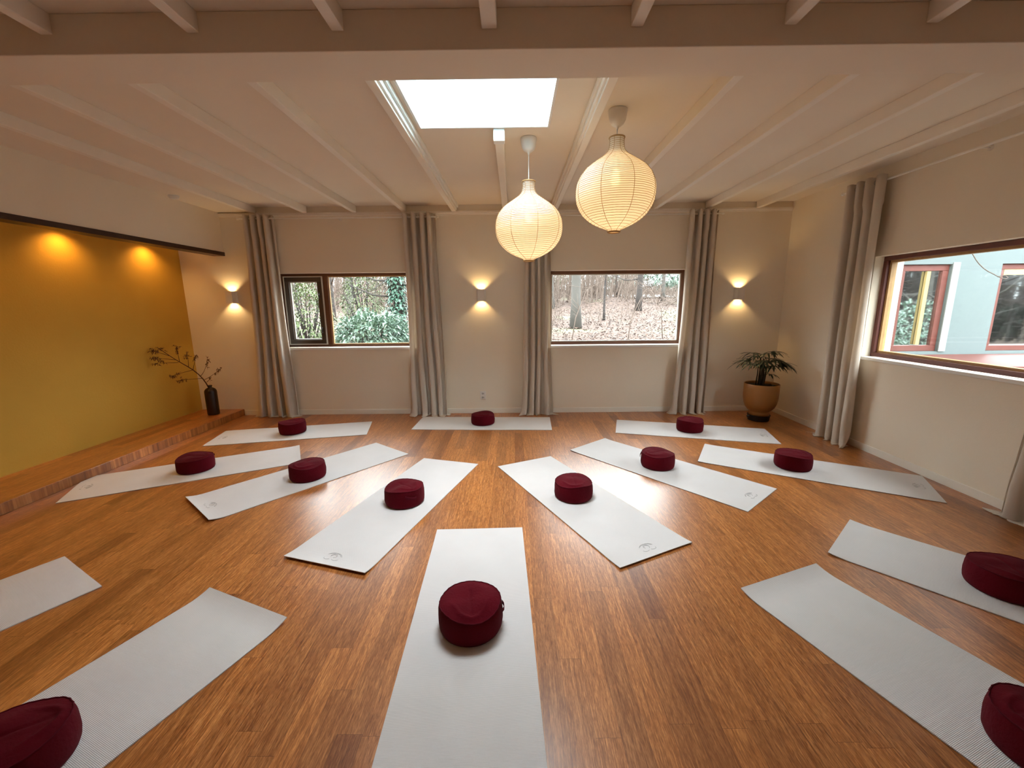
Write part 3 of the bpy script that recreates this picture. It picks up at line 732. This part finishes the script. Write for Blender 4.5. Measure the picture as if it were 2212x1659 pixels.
CUSH = [
 (-0.228, 1.822, 0.05, 'burgundy cushion on the large foreground mat, nearest the centre', 1, 1.0, (0, 0)),
 (-0.905, 3.161, -1.0, 'burgundy cushion on the mat just left of the foreground mat', 2, 1.0, (0.05, 0)),
 (0.487, 3.235, 2.4, 'burgundy cushion on the mat just right of the foreground mat', 3, 1.0, (0, 0)),
 (-1.949, 3.67, 2.0, 'burgundy cushion on the second mat to the left of the centre', 4, 1.0, (0, 0)),
 (-3.165, 3.88, 1.2, 'burgundy cushion on the mat nearest the ochre wall', 5, 0.98, (0.04, 0)),
 (-2.835, 5.09, 2.9, 'burgundy cushion on the back-left mat below the casement window', 6, 1.05, (0, 0)),
 (-0.428, 5.43, 1.0, 'burgundy cushion farthest back, under the white wall socket', 7, 0.95, (0, 0)),
 (2.204, 5.035, 0.6, 'burgundy cushion on the back-right mat in front of the curtain', 8, 1.03, (0, 0)),
 (1.405, 3.875, 2.6, 'burgundy cushion on the second mat to the right of the centre', 9, 1.02, (0, 0)),
 (2.700, 3.825, 1.9, 'burgundy cushion on the mat pointing to the right-hand skirting', 10, 1.0, (0, 0)),
 (2.700, 2.06, 4.9, 'burgundy cushion cut by the right edge, halfway up the floor', 11, 1.0, (0, 0)),
 (1.865, 1.20, 5.0, 'burgundy cushion in the bottom right corner', 12, 1.0, (0, 0)),
 (-1.745, 1.17, 2.6, 'burgundy cushion in the bottom left corner', 13, 1.0, (0, 0)),
]
for a in CUSH: cushion(*a)

# ------------------------------------------------------------------ vase and dried branch on the platform
vx, vy = -4.275, 5.70
vase = MB().lathe([(0.066, 0), (0.072, 0.006), (0.0745, 0.02), (0.0755, 0.30), (0.0755, 0.325), (0.072, 0.347), (0.060, 0.368), (0.042, 0.382), (0.028, 0.388), (0.024, 0.394), (0.024, 0.405), (0.029, 0.409), (0.029, 0.420), (0.025, 0.422), (0.020, 0.418), (0.019, 0.39), (0.03, 0.37)], n=32).build('bottle_vase', M['vase'], loc=(vx, vy, 0.092))
tag(vase, 'dark bottle-shaped vase standing on the alcove platform', 'vase')
rb = random.Random(4)
br = thing('dried_branch', 'dried brown branch with small leaves leaning left out of the vase', 'branch', (vx, vy, 0.50))
def bez(p0, p1, p2, n=8):
    p0, p1, p2 = map(Vector, (p0, p1, p2)); return [p0*(1-t)**2+p1*2*t*(1-t)+p2*t*t for t in [i/n for i in range(n+1)]]
stem_m = MB(); leaf_m = MB()
def leaf(mb, p, d, l, w, fold=0.3, droop=0.3):
    d = Vector(d).normalized(); s = d.cross(Vector((0, 0, 1)))
    s = s.normalized() if s.length > 1e-4 else Vector((1, 0, 0)); nn = s.cross(d)
    p = Vector(p); a = p+d*l*0.45-nn*0; tip = p+d*l-Vector((0, 0, droop*l))
    mb.add([p, a+s*w*0.5+nn*w*fold, a, a-s*w*0.5+nn*w*fold, tip], [(0, 1, 2), (0, 2, 3), (1, 4, 2), (2, 4, 3)], True)
def cluster(p, r, k):
    for _ in range(k):
        d = Vector((rb.gauss(0, 1), rb.gauss(0, 1), rb.gauss(0, .8))).normalized()
        q = Vector(p)+d*r*rb.uniform(0.2, 1)
        stem_m.tube([p, q], 0.0012, 4)
        for _ in range(4):
            leaf(leaf_m, q, (rb.gauss(0, 1), rb.gauss(0, 1), rb.gauss(0, .8)), rb.uniform(0.018, 0.036), 0.012)
# points relative to the vase mouth; the branch leans left and towards the room
main = bez((0, 0, -0.12), (-0.01, -0.02, 0.13), (-0.14, -0.17, 0.31), 6)[:-1]+bez((-0.14, -0.17, 0.31), (-0.21, -0.28, 0.42), (-0.262, -0.40, 0.56), 6)
stem_m.tube(main, [0.008-0.005*i/len(main) for i in range(len(main))], 6)
subs = [((-0.03, -0.04, 0.10), (0.05, 0.0, 0.14), (0.155, 0.03, 0.235)), ((-0.05, -0.07, 0.16), (0.01, -0.05, 0.22), (0.045, -0.03, 0.38)),
        ((-0.10, -0.13, 0.25), (-0.09, -0.10, 0.33), (-0.055, -0.10, 0.44)), ((-0.04, -0.05, 0.12), (-0.14, -0.14, 0.13), (-0.24, -0.22, 0.12)),
        ((-0.10, -0.13, 0.25), (-0.18, -0.24, 0.23), (-0.25, -0.30, 0.20)), ((-0.19, -0.24, 0.37), (-0.25, -0.34, 0.38), (-0.30, -0.46, 0.39)),
        ((-0.20, -0.27, 0.41), (-0.26, -0.38, 0.44), (-0.31, -0.48, 0.46)), ((-0.18, -0.23, 0.37), (-0.17, -0.25, 0.47), (-0.165, -0.27, 0.58)),
        ((-0.23, -0.32, 0.47), (-0.28, -0.40, 0.52), (-0.32, -0.47, 0.55)), ((-0.02, -0.02, 0.06), (0.01, 0, 0.09), (0.03, 0.02, 0.12)),
        ((-0.13, -0.16, 0.29), (-0.12, -0.15, 0.40), (-0.12, -0.17, 0.47))]
for i, s3 in enumerate(subs):
    pts = bez(*s3, 6); stem_m.tube(pts, [0.0038-0.0028*j/7 for j in range(7)], 5)
    for j, k in ((6, 6), (5, 4), (4, 2)):
        if i == 9 : k = 1
        cluster(pts[j], 0.045, k)
cluster(main[-1], 0.06, 9)
stem_m.build('twigs', M['twig'], br); leaf_m.build('dry_leaves', M['dryleaf'], br)

# ------------------------------------------------------------------ potted palm
px_, py_ = 3.335, 5.50
sc_ = MB().lathe([(0.118, 0), (0.128, 0.003), (0.132, 0.02), (0.136, 0.066), (0.142, 0.074), (0.142, 0.080), (0.134, 0.080), (0.130, 0.072), (0.01, 0.070)], n=32).tube([(-0.13, -0.02, 0.070), (-0.155, -0.03, 0.072), (-0.172, -0.03, 0.066), (-0.168, -0.03, 0.052)], [0.010, 0.012, 0.012, 0.006], 8).build('plant_stand', M['black'], loc=(px_, py_, 0))
tag(sc_, 'low black round stand under the mustard plant pot', 'plant stand')
palm = thing('potted_palm', 'dark green lady palm in a mustard pot in the back right corner', 'potted plant', (px_, py_, 0.0725))
MB().lathe([(0.112, 0), (0.124, 0.004), (0.128, 0.030), (0.124, 0.052), (0.122, 0.060), (0.146, 0.080), (0.178, 0.118), (0.198, 0.17), (0.209, 0.235), (0.212, 0.30), (0.212, 0.36), (0.212, 0.432), (0.208, 0.437), (0.202, 0.432), (0.200, 0.40), (0.195, 0.35)], n=48).build('flower_pot', M['pot'], palm)
MB().lathe([(0.199, 0.37), (0.198, 0.402), (0.10, 0.414), (0.01, 0.418)], n=32).build('soil', M['soil'], palm)
rp_ = random.Random(12)
def frond(base, ang, elev, plen, nl, ll, mb_parent):
    """palmate leaf: petiole then narrow fingers fanning from its tip"""
    m = MB(); d = Vector((math.cos(ang)*math.cos(elev), math.sin(ang)*math.cos(elev), math.sin(elev)))
    tip = Vector(base)+d*plen+Vector((0, 0, -0.02)); m.tube(bez(base, Vector(base)+d*plen*0.6+Vector((0, 0, 0.03)), tip, 5), 0.0028, 5)
    side = d.cross(Vector((0, 0, 1))).normalized()
    for i in range(nl):
        s = (i-(nl-1)/2)/((nl-1)/2) if nl > 1 else 0
        an = s*1.35; dd = (d*math.cos(an)+side*math.sin(an)); dd.z = dd.z*0.3+0.12; dd.normalize()
        L_ = ll*(1-0.25*abs(s))*rp_.uniform(0.85, 1.1); wv = 0.0115*rp_.uniform(0.8, 1.3); sd = dd.cross(Vector((0, 0, 1))).normalized()
        vs = []; K = 7; dr = rp_.uniform(0.30, 0.75)
        for k in range(K+1):
            t = k/K; p = tip+dd*L_*t+Vector((0, 0, -dr*L_*t*t)); w = wv*math.sin(PI*min(1, 0.12+t*0.88))**0.6*(1 if t < .9 else .5)
            vs += [p+sd*w+Vector((0, 0, 0.003)), p, p-sd*w+Vector((0, 0, 0.003))]
        fs = []
        for k in range(K): fs += [(k*3, k*3+3, k*3+4, k*3+1), (k*3+1, k*3+4, k*3+5, k*3+2)]
        m.add(vs, fs, True)
    m.build('frond', M['palm'], mb_parent)
stems = [((-0.095, -0.02, 0.47), (-0.090, -0.03, 0.79), 0.0065), ((-0.01, 0, 0.47), (-0.010, 0.0, 0.82), 0.020), ((0.02, 0.02, 0.47), (0.055, 0.01, 0.78), 0.010), ((-0.03, 0.03, 0.47), (-0.03, 0.03, 0.86), 0.010), ((0.0, -0.03, 0.47), (0.015, -0.05, 0.80), 0.009)]
stems = [((a[0], a[1], a[2]-0.06), (c_[0], c_[1], c_[2]-0.06), r) for a, c_, r in stems]
for i, (a, c_, r) in enumerate(stems):
    mid = ((a[0]+c_[0])/2+0.006, (a[1]+c_[1])/2, (a[2]+c_[2])/2)
    MB().tube([a, mid, c_], [r*1.35, r*1.05, r*0.6], 8).build('stem', M['stem'], palm)
for i, (ang, el, pl, nl, ll, si) in enumerate([
    (3.05, 0.25, 0.13, 10, 0.25, 0), (3.6, 0.05, 0.10, 9, 0.22, 0), (2.5, 0.5, 0.10, 7, 0.20, 0), (4.6, 0.1, 0.08, 7, 0.19, 0),
    (4.2, 0.15, 0.14, 8, 0.22, 1), (5.2, 0.2, 0.15, 8, 0.22, 1), (1.2, 0.4, 0.10, 7, 0.18, 1), (2.9, 0.6, 0.10, 7, 0.20, 1),
    (0.1, 0.25, 0.13, 9, 0.20, 2), (-0.5, 0.05, 0.14, 10, 0.22, 2), (0.5, 0.45, 0.12, 7, 0.17, 2), (-0.2, -0.1, 0.12, 9, 0.19, 2),
    (3.3, 0.5, 0.13, 7, 0.22, 3), (-0.45, 0.62, 0.14, 9, 0.20, 3), (4.9, 0.6, 0.12, 7, 0.2, 3), (1.9, 0.8, 0.06, 5, 0.13, 3),
    (5.6, 0.1, 0.15, 8, 0.22, 4), (3.9, 0.2, 0.13, 8, 0.22, 4), (4.7, -0.15, 0.13, 7, 0.2, 4)]):
    tp = stems[si][1]; frond(tp, ang, el, pl, nl, ll, palm)
frond((0.02, -0.02, 0.54), -0.3, 0.6, 0.07, 4, 0.13, palm); frond((0.06, -0.04, 0.41), -0.4, 0.6, 0.05, 4, 0.10, palm)

# ================================================================== OUTSIDE
def gz(x, y):
    z = -0.12
    if y > 7: z += 0.078*(min(y, 24)-7)
    if y > 24: z += 0.105*(min(y, 40)-24)
    z += 0.55*math.exp(-((x-6.0)/2.2)**2-((y-27)/3.0)**2)
    return z + 0.08*noise.noise(Vector((x*0.35, y*0.35, 0)))*min(1, max(0, (y-7)/4))
vs = []; fs = []; GX, GY = 60, 60
for j in range(GY+1):
    for i in range(GX+1):
        x = -60+120*i/GX; y = -40+120*j/GY; vs.append((x, y, gz(x, y)-(0.03 if y <= 7 else 0)))
for j in range(GY):
    for i in range(GX): q0 = j*(GX+1)+i; fs.append((q0, q0+1, q0+GX+2, q0+GX+1))
g = MB().add(vs, fs, True).build('ground', M['ground']); g['kind'] = 'structure'
# pale path crossing the wood on the right
vp = []; fp = []
for i in range(31):
    x = 6+i*0.9; yc = 31+0.25*(x-6)*0.6
    for s in (-1.1, 1.1): vp.append((x, yc+s, gz(x, yc+s)+0.10))
for i in range(30): fp.append((2*i, 2*i+2, 2*i+3, 2*i+1))
o = MB().add(vp, fp, True).build('path', M['road'], solid=0.05); o['kind'] = 'structure'
# fallen leaves nobody could count
ro = random.Random(77); lm = MB()
for _ in range(9000):
    y = 12+ro.random()**1.6*16; x = ro.uniform(-4, 0.47*y+2)
    s = ro.uniform(0.05, 0.11); a = ro.uniform(0, 6.28)
    d = Vector((math.cos(a), math.sin(a), ro.uniform(-.25, .6)))
    leaf(lm, (x, y, gz(x, y)+0.03), d, s, s*0.6, 0.4, -0.1)
tag(lm.build('fallen_leaves', M['litter']), 'brown fallen leaves covering the slope outside', 'leaves', kind='stuff')
# bare trees
def tree(x, y, r, h, label, mt, lean=0.0, nb=10, first=2.2, group='bare trees in the wood outside'):
    root = thing('bare_tree', label, 'tree', (x, y, gz(x, y)), 0, group)
    m = MB(); K = 9; pts = []; rad = []
    for k in range(K+1):
        t = k/K; pts.append((lean*h*t+0.05*math.sin(t*5+x), 0.05*math.sin(t*4+y), h*t-0.15)); rad.append(r*(1.35 if k == 0 else 1)*(1-0.55*t))
    m.tube(pts, rad, 12).build('trunk', M[mt], root)
    bm = MB()
    for i in range(nb):
        t = ro.uniform(first/h, 0.98); p = Vector((lean*h*t, 0, h*t)); a = ro.uniform(0, 6.28); L_ = ro.uniform(0.8, 2.4)*min(1, h/5)
        q = p+Vector((math.cos(a)*L_, math.sin(a)*L_, ro.uniform(0.1, 0.9)*L_)); mid = (p+q)/2+Vector((0, 0, -0.12*L_))
        bm.tube([p, mid, q], [r*0.28, r*0.18, r*0.06], 5)
        for _ in range(4):
            s = mid.lerp(q, ro.random()); bm.tube([s, s+Vector((ro.gauss(0, .4), ro.gauss(0, .4), ro.gauss(0.1, .4)))*0.8], [r*0.08, r*0.03], 4)
    bm.build('branches', M[mt], root); return root
tree(2.42, 16.6, 0.195, 11, 'thick smooth grey beech trunk seen through the window onto the slope', 'bark', 0.012, 12, 3.0)
tree(4.18, 19.2, 0.055, 6, 'thin straight dark sapling right of the thick beech trunk', 'bark2', 0.0, 12, 1.2)
tree(6.75, 23.0, 0.16, 9, 'dark trunk behind the slope, right half of the window view', 'bark2', 0.01, 12, 1.6)
tree(2.15, 25.0, 0.22, 10, 'grey trunk farther back, left of the thick beech', 'bark', 0.0, 14, 1.5)
tree(7.2, 30, 0.10, 8, 'slim far tree in front of the pale path', 'bark2', 0.0, 14, 1.2)
tree(9.9, 28, 0.12, 8, 'slim far tree beside the pale path, right of the window view', 'bark', 0.0, 14, 1.2)
tree(4.6, 30, 0.13, 9, 'slim far tree between sapling and dark trunk', 'bark', 0.0, 14, 1.2)
tree(-6.6, 17, 0.16, 9, 'grey trunk far behind the shrubs of the casement window', 'bark', 0.01, 16, 1.0)
tree(-5.2, 21, 0.12, 9, 'slim trunk far behind the laurel shrub', 'bark2', 0.0, 16, 1.0)
tree(-8.6, 20, 0.14, 9, 'slim trunk seen through the small casement pane', 'bark2', 0.0, 16, 1.0)
tree(-4.0, 19, 0.08, 7, 'thin tree right of the ivy-clad trunk', 'bark', 0.0, 16, 0.8)
for (bx, by, pts_) in ((1.55, 11.5, [(0, 0, 0), (0.15, 0, 1.0), (0.45, 0.1, 1.75), (1.0, 0.1, 2.05)]), (3.4, 12.5, [(0, 0, 0), (0.1, 0, 0.9), (0.5, 0.1, 1.7), (1.1, 0, 1.9)]), (5.0, 14, [(0, 0, 0), (-0.1, 0, 1.0), (-0.5, 0.1, 1.7), (-1.2, 0, 2.0)])):
    root = thing('young_shrub', 'bare arching shrub on the leafy slope, '+{1.55: 'left of the thick beech trunk', 3.4: 'between the beech and the dark sapling', 5.0: 'at the right of the window view'}[bx], 'shrub', (bx, by, gz(bx, by)-0.03), 0, 'bare arching shrubs on the slope')
    m = MB(); m.tube(pts_, [0.016, 0.013, 0.009, 0.004], 5)
    tw = MB()
    for _ in range(16):
        a_, b_ = pts_[1:3] if ro.random() < .5 else pts_[2:4]; q = Vector(a_).lerp(Vector(b_), ro.random()); e2 = q+Vector((ro.gauss(0, .35), ro.gauss(0, .2), ro.gauss(0.1, .25)))
        tw.tube([q, (q+e2)/2+Vector((0, 0, 0.04)), e2], [0.006, 0.004, 0.002], 4)
    m.build('stem', M['brush'], root); tw.build('twigs', M['brush'], root)
# brushwood thickets
bm = MB()
for _ in range(4200):
    y = ro.uniform(25, 44); x = ro.uniform(-0.75*y, 0.62*y); h = ro.uniform(0.6, 4.5) if not 0.30*y < x < 0.46*y else ro.uniform(0.3, 0.9); b0 = Vector((x, y, gz(x, y)-0.1))
    top = b0+Vector((ro.gauss(0, .5), ro.gauss(0, .5), h)); mid = (b0+top)/2+Vector((ro.gauss(0, .15), 0, 0))
    bm.tube([b0, mid, top], [0.035, 0.02, 0.008], 3, smooth=False)
    for _ in range(2):
        s = b0.lerp(top, ro.uniform(.3, .95)); bm.tube([s, s+Vector((ro.gauss(0, .6), ro.gauss(0, .3), ro.gauss(0.3, .4)))], [0.012, 0.005], 3, smooth=False)
for _ in range(170):        # nearer twiggy undergrowth
    y = ro.uniform(13.5, 22); x = ro.choice((ro.uniform(-0.62*y, -0.1*y), ro.uniform(0.05*y, 0.12*y), ro.uniform(0.17*y, 0.42*y))); h = ro.uniform(0.5, 2.2); b0 = Vector((x, y, gz(x, y)-0.05))
    if 0.05*y <= x and y < 17: continue
    top = b0+Vector((ro.gauss(0, .35), ro.gauss(0, .3), h)); bm.tube([b0, (b0+top)/2+Vector((ro.gauss(0, .08), 0, 0)), top], [0.012, 0.008, 0.003], 3, smooth=False)
    for _ in range(3):
        s = b0.lerp(top, ro.uniform(.3, .95)); bm.tube([s, s+Vector((ro.gauss(0, .3), ro.gauss(0, .2), ro.gauss(0.15, .2)))], [0.006, 0.002], 3, smooth=False)
tag(bm.build('brushwood', M['brush']), 'tangle of bare brushwood filling the background of the wood', 'brushwood', kind='stuff')
# shrubs
def shrub(x, y, rx, rz_, n, ll, mt, label, name='evergreen_shrub', base=None, wf=0.36, ry=None, droop=0.35):
    z0 = gz(x, y) if base is None else base
    root = thing(name, label, 'shrub', (x, y, z0), 0, 'evergreen shrubs and bushes outside')
    st = MB(); lf = MB(); ry = ry or rx
    for _ in range(14):
        a = ro.uniform(0, 6.28); e = ro.uniform(0.3, 1.3)
        q = Vector((math.cos(a)*math.cos(e)*rx*.8, math.sin(a)*math.cos(e)*ry*.8, rz_+math.sin(e)*rz_*.8)); st.tube([(0, 0, -0.05), q*0.5+Vector((0, 0, 0.1)), q], [0.03, 0.018, 0.008], 5)
    for _ in range(n):
        v = Vector((ro.gauss(0, 1), ro.gauss(0, 1), ro.gauss(0, 1))).normalized(); k = ro.uniform(0.45, 1)**0.5
        k *= 0.86+0.28*noise.noise(v*2.3+Vector((x, y, 0)))
        p = Vector((v.x*rx*k, v.y*ry*k, rz_+v.z*rz_*k))
        if p.z < 0.02: continue
        d = v+Vector((ro.gauss(0, .5), ro.gauss(0, .5), ro.gauss(0.1, .5))); leaf(lf, p, d, ll*ro.uniform(.7, 1.2), ll*wf, 0.25, droop)
    st.build('stems', M['bark2'], root); lf.build('foliage', M[mt], root); return root
shrub(-3.10, 9.2, 0.95, 0.74, 3200, 0.17, 'leafg', 'pale glossy laurel shrub low in the casement window view')
shrub(-1.85, 10.6, 0.42, 0.60, 900, 0.15, 'leafg', 'glossy laurel shrub below the ivy-clad trunk')
shrub(-4.95, 10.0, 0.72, 1.15, 2400, 0.12, 'leafg2', 'tall yellow-green bush seen through the small casement pane')
shrub(-4.25, 11.9, 0.70, 1.35, 2600, 0.11, 'leafg2', 'tall yellow-green bush behind the pale laurel')
shrub(-6.6, 11.0, 0.75, 1.2, 1600, 0.13, 'ivy', 'dark bush at the left border of the casement pane')
shrub(14.0, 36, 3.0, 1.9, 2200, 0.34, 'leafg', 'light green bush beyond the pale path')
shrub(10.0, 39, 2.6, 1.4, 1500, 0.34, 'leafg', 'green bush far behind the slim trees')
shrub(3.2, 40, 3.0, 1.4, 1500, 0.34, 'leafg2', 'green bush far behind the thick beech')
# ivy-clad trunk
root = thing('ivy_tree', 'tree trunk wrapped in dark ivy at the right of the casement window view', 'tree', (-3.02, 11.0, gz(-3.02, 11.0)))
MB().tube([(0, 0, -0.1), (0.03, 0, 1.5), (-0.02, 0, 3.2), (0.02, 0, 5.5)], [0.15, 0.12, 0.11, 0.09], 10).build('trunk', M['bark2'], root)
iv = MB()
for _ in range(2600):
    z = ro.uniform(0.2, 4.4); a = ro.uniform(0, 6.28); r = 0.13+abs(ro.gauss(0, 0.07)); leaf(iv, (r*math.cos(a), r*math.sin(a), z), (math.cos(a), math.sin(a), ro.uniform(-1.2, 0.1)), 0.085, 0.07, 0.2, 0.3)
iv.build('ivy_leaves', M['ivy'], root)
bb = MB()
for (z, a, L_) in ((1.6, 3.6, 1.3), (2.0, 3.3, 1.1), (1.3, -0.3, 0.8), (1.9, -0.1, 0.9)):
    p = Vector((0, 0, z)); q = p+Vector((math.cos(a)*L_, math.sin(a)*L_*0.3, 0.25*L_)); bb.tube([p, (p+q)/2+Vector((0, 0, -0.1)), q], [0.03, 0.022, 0.012], 6)
bb.build('branches', M['bark2'], root)

# ------------------------------------------------------------------ neighbouring wing seen through the right window
YW = 5.2
root = thing('neighbouring_wing', 'pale rendered wing of the building seen through the right-hand window', 'building', (4.3, YW, -0.1))
def L2(x, y, z): return (x-4.3, y-YW, z+0.1)
def bxp(mb, x0, x1, y0_, y1_, z0, z1): return mb.box(x0-4.3, x1-4.3, y0_-YW, y1_-YW, z0+0.1, z1+0.1)
wa = (4.70, 5.30, 0.955, 2.01); wb = (5.90, 7.45, 0.955, 2.01)
m = MB(); x0, x1 = 4.20, 9.5
bxp(m, x0, x1, YW, YW+0.25, -0.1, wa[2]); bxp(m, x0, x1, YW, YW+0.25, wa[3], 3.4)
for a, c_ in ((x0, wa[0]), (wa[1], wb[0]), (wb[1], x1)): bxp(m, a, c_, YW, YW+0.25, wa[2], wa[3])
m.build('wall', M['render'], root)
bxp(MB(), x0, x1, YW-0.35, YW+3, 3.4, 3.6).build('roof_edge', M['rframe'], root)
for (a, c_, z0, z1), fw_ in ((wa, 0.075), (wb, 0.065)):
    f = MB(); f.box(a-4.3+.001, c_-4.3-.001, 0.03, 0.09, z1+0.1-fw_, z1+0.099).box(a-4.3+.001, c_-4.3-.001, 0.03, 0.09, z0+0.101, z0+0.1+fw_)
    f.box(a-4.3+.001, a-4.3+fw_, 0.03, 0.09, z0+0.1+fw_, z1+0.1-fw_).box(c_-4.3-fw_, c_-4.3-.001, 0.03, 0.09, z0+0.1+fw_, z1+0.1-fw_)
    fo = f.build('window', M['rframe'], root, bevel=0.004)
    MB().box(a-4.3+fw_, c_-4.3-fw_, 0.055, 0.065, z0+0.1+fw_, z1+0.1-fw_).build('pane', M['mirror'], fo)
bxp(MB(), wb[0]+0.07, wb[1]-0.07, YW+0.032, YW+0.05, wb[3]-0.13, wb[3]-0.066).build('blind', M['blind'], root)
bxp(MB(), 5.03, 5.075, YW+0.02, YW+0.05, 1.04, 1.93).build('glazing_bar', M['blind'], root)
bxp(MB(), wa[1], wa[1]+0.085, YW-0.012, YW+0.0, wa[2], wa[3]+0.02).build('window_surround', M['surround'], root)
# raised timber planter in front of the wing
root = thing('timber_planter', 'red-brown timber planter box outside the right-hand window', 'planter', (6.2, 4.66, -0.15))
MB().box(-1.42, 2.2, -0.46, 0.50, 0.0, 1.02).build('box_body', M['rframe'], root)
MB().box(-1.46, 2.24, -0.50, 0.52, 1.02, 1.07).build('lid', M['rframe'], root, bevel=0.006)
hk = MB().tube([(5.95, 4.55, 0.918), (5.95, 4.55, 0.975), (5.965, 4.55, 0.985), (5.985, 4.55, 0.980), (5.99, 4.55, 0.965)], 0.006, 6).build('white_hook', M['white'])
tag(hk, 'small white metal hook standing on the red-brown planter', 'hook')
vn = MB().tube(bez((4.92, 4.75, 2.30), (5.0, 4.7, 1.95), (5.25, 4.7, 1.86), 8)+bez((5.25, 4.7, 1.86), (5.40, 4.7, 1.78), (5.42, 4.7, 1.82), 5)[1:]+[(5.38, 4.7, 1.845), (5.30, 4.7, 1.83)], 0.0045, 5)
vn.tube([(4.92, 4.75, 2.30), (4.90, 4.9, 2.7), (4.9, 5.19, 3.1)], 0.0045, 5)
tag(vn.build('hanging_twig', M['brush']), 'thin bare twig dangling in front of the pale wing wall', 'twig')
bm = MB()
for _ in range(1500):
    y = ro.uniform(-16, -6); x = ro.uniform(6, 34); h = ro.uniform(1.5, 6); b0 = Vector((x, y, -0.2))
    top = b0+Vector((ro.gauss(0, .7), ro.gauss(0, .5), h)); mid = (b0+top)/2+Vector((ro.gauss(0, .2), 0, 0))
    bm.tube([b0, mid, top], [0.06, 0.04, 0.015], 3, smooth=False)
    for _ in range(3):
        q = b0.lerp(top, ro.uniform(.2, .95)); bm.tube([q, q+Vector((ro.gauss(0, .9), ro.gauss(0, .3), ro.gauss(0.2, .5)))], [0.025, 0.01], 3, smooth=False)
tag(bm.build('brushwood', M['bark2']), 'dark thicket beyond the courtyard, mirrored in the wing windows', 'brushwood', kind='stuff')
# planting on the courtyard side, mirrored in the wing's panes
shrub(8.0, 1.0, 0.9, 0.8, 1600, 0.14, 'leafg', 'laurel shrub in the courtyard, mirrored in the wing windows')
shrub(9.8, 0.2, 1.1, 0.9, 1600, 0.14, 'leafg', 'larger laurel shrub in the courtyard behind the first one')
tree(9.5, -2.5, 0.16, 8, 'bare courtyard tree mirrored in the left wing window', 'bark', 0.0, 26, 0.8, 'bare trees in the courtyard')
tree(12.5, -1.5, 0.16, 8, 'bare courtyard tree mirrored in the right wing window', 'bark', 0.0, 26, 0.8, 'bare trees in the courtyard')
tree(15.0, -5.0, 0.2, 9, 'far bare courtyard tree behind the other two', 'bark', 0.0, 26, 0.8, 'bare trees in the courtyard')
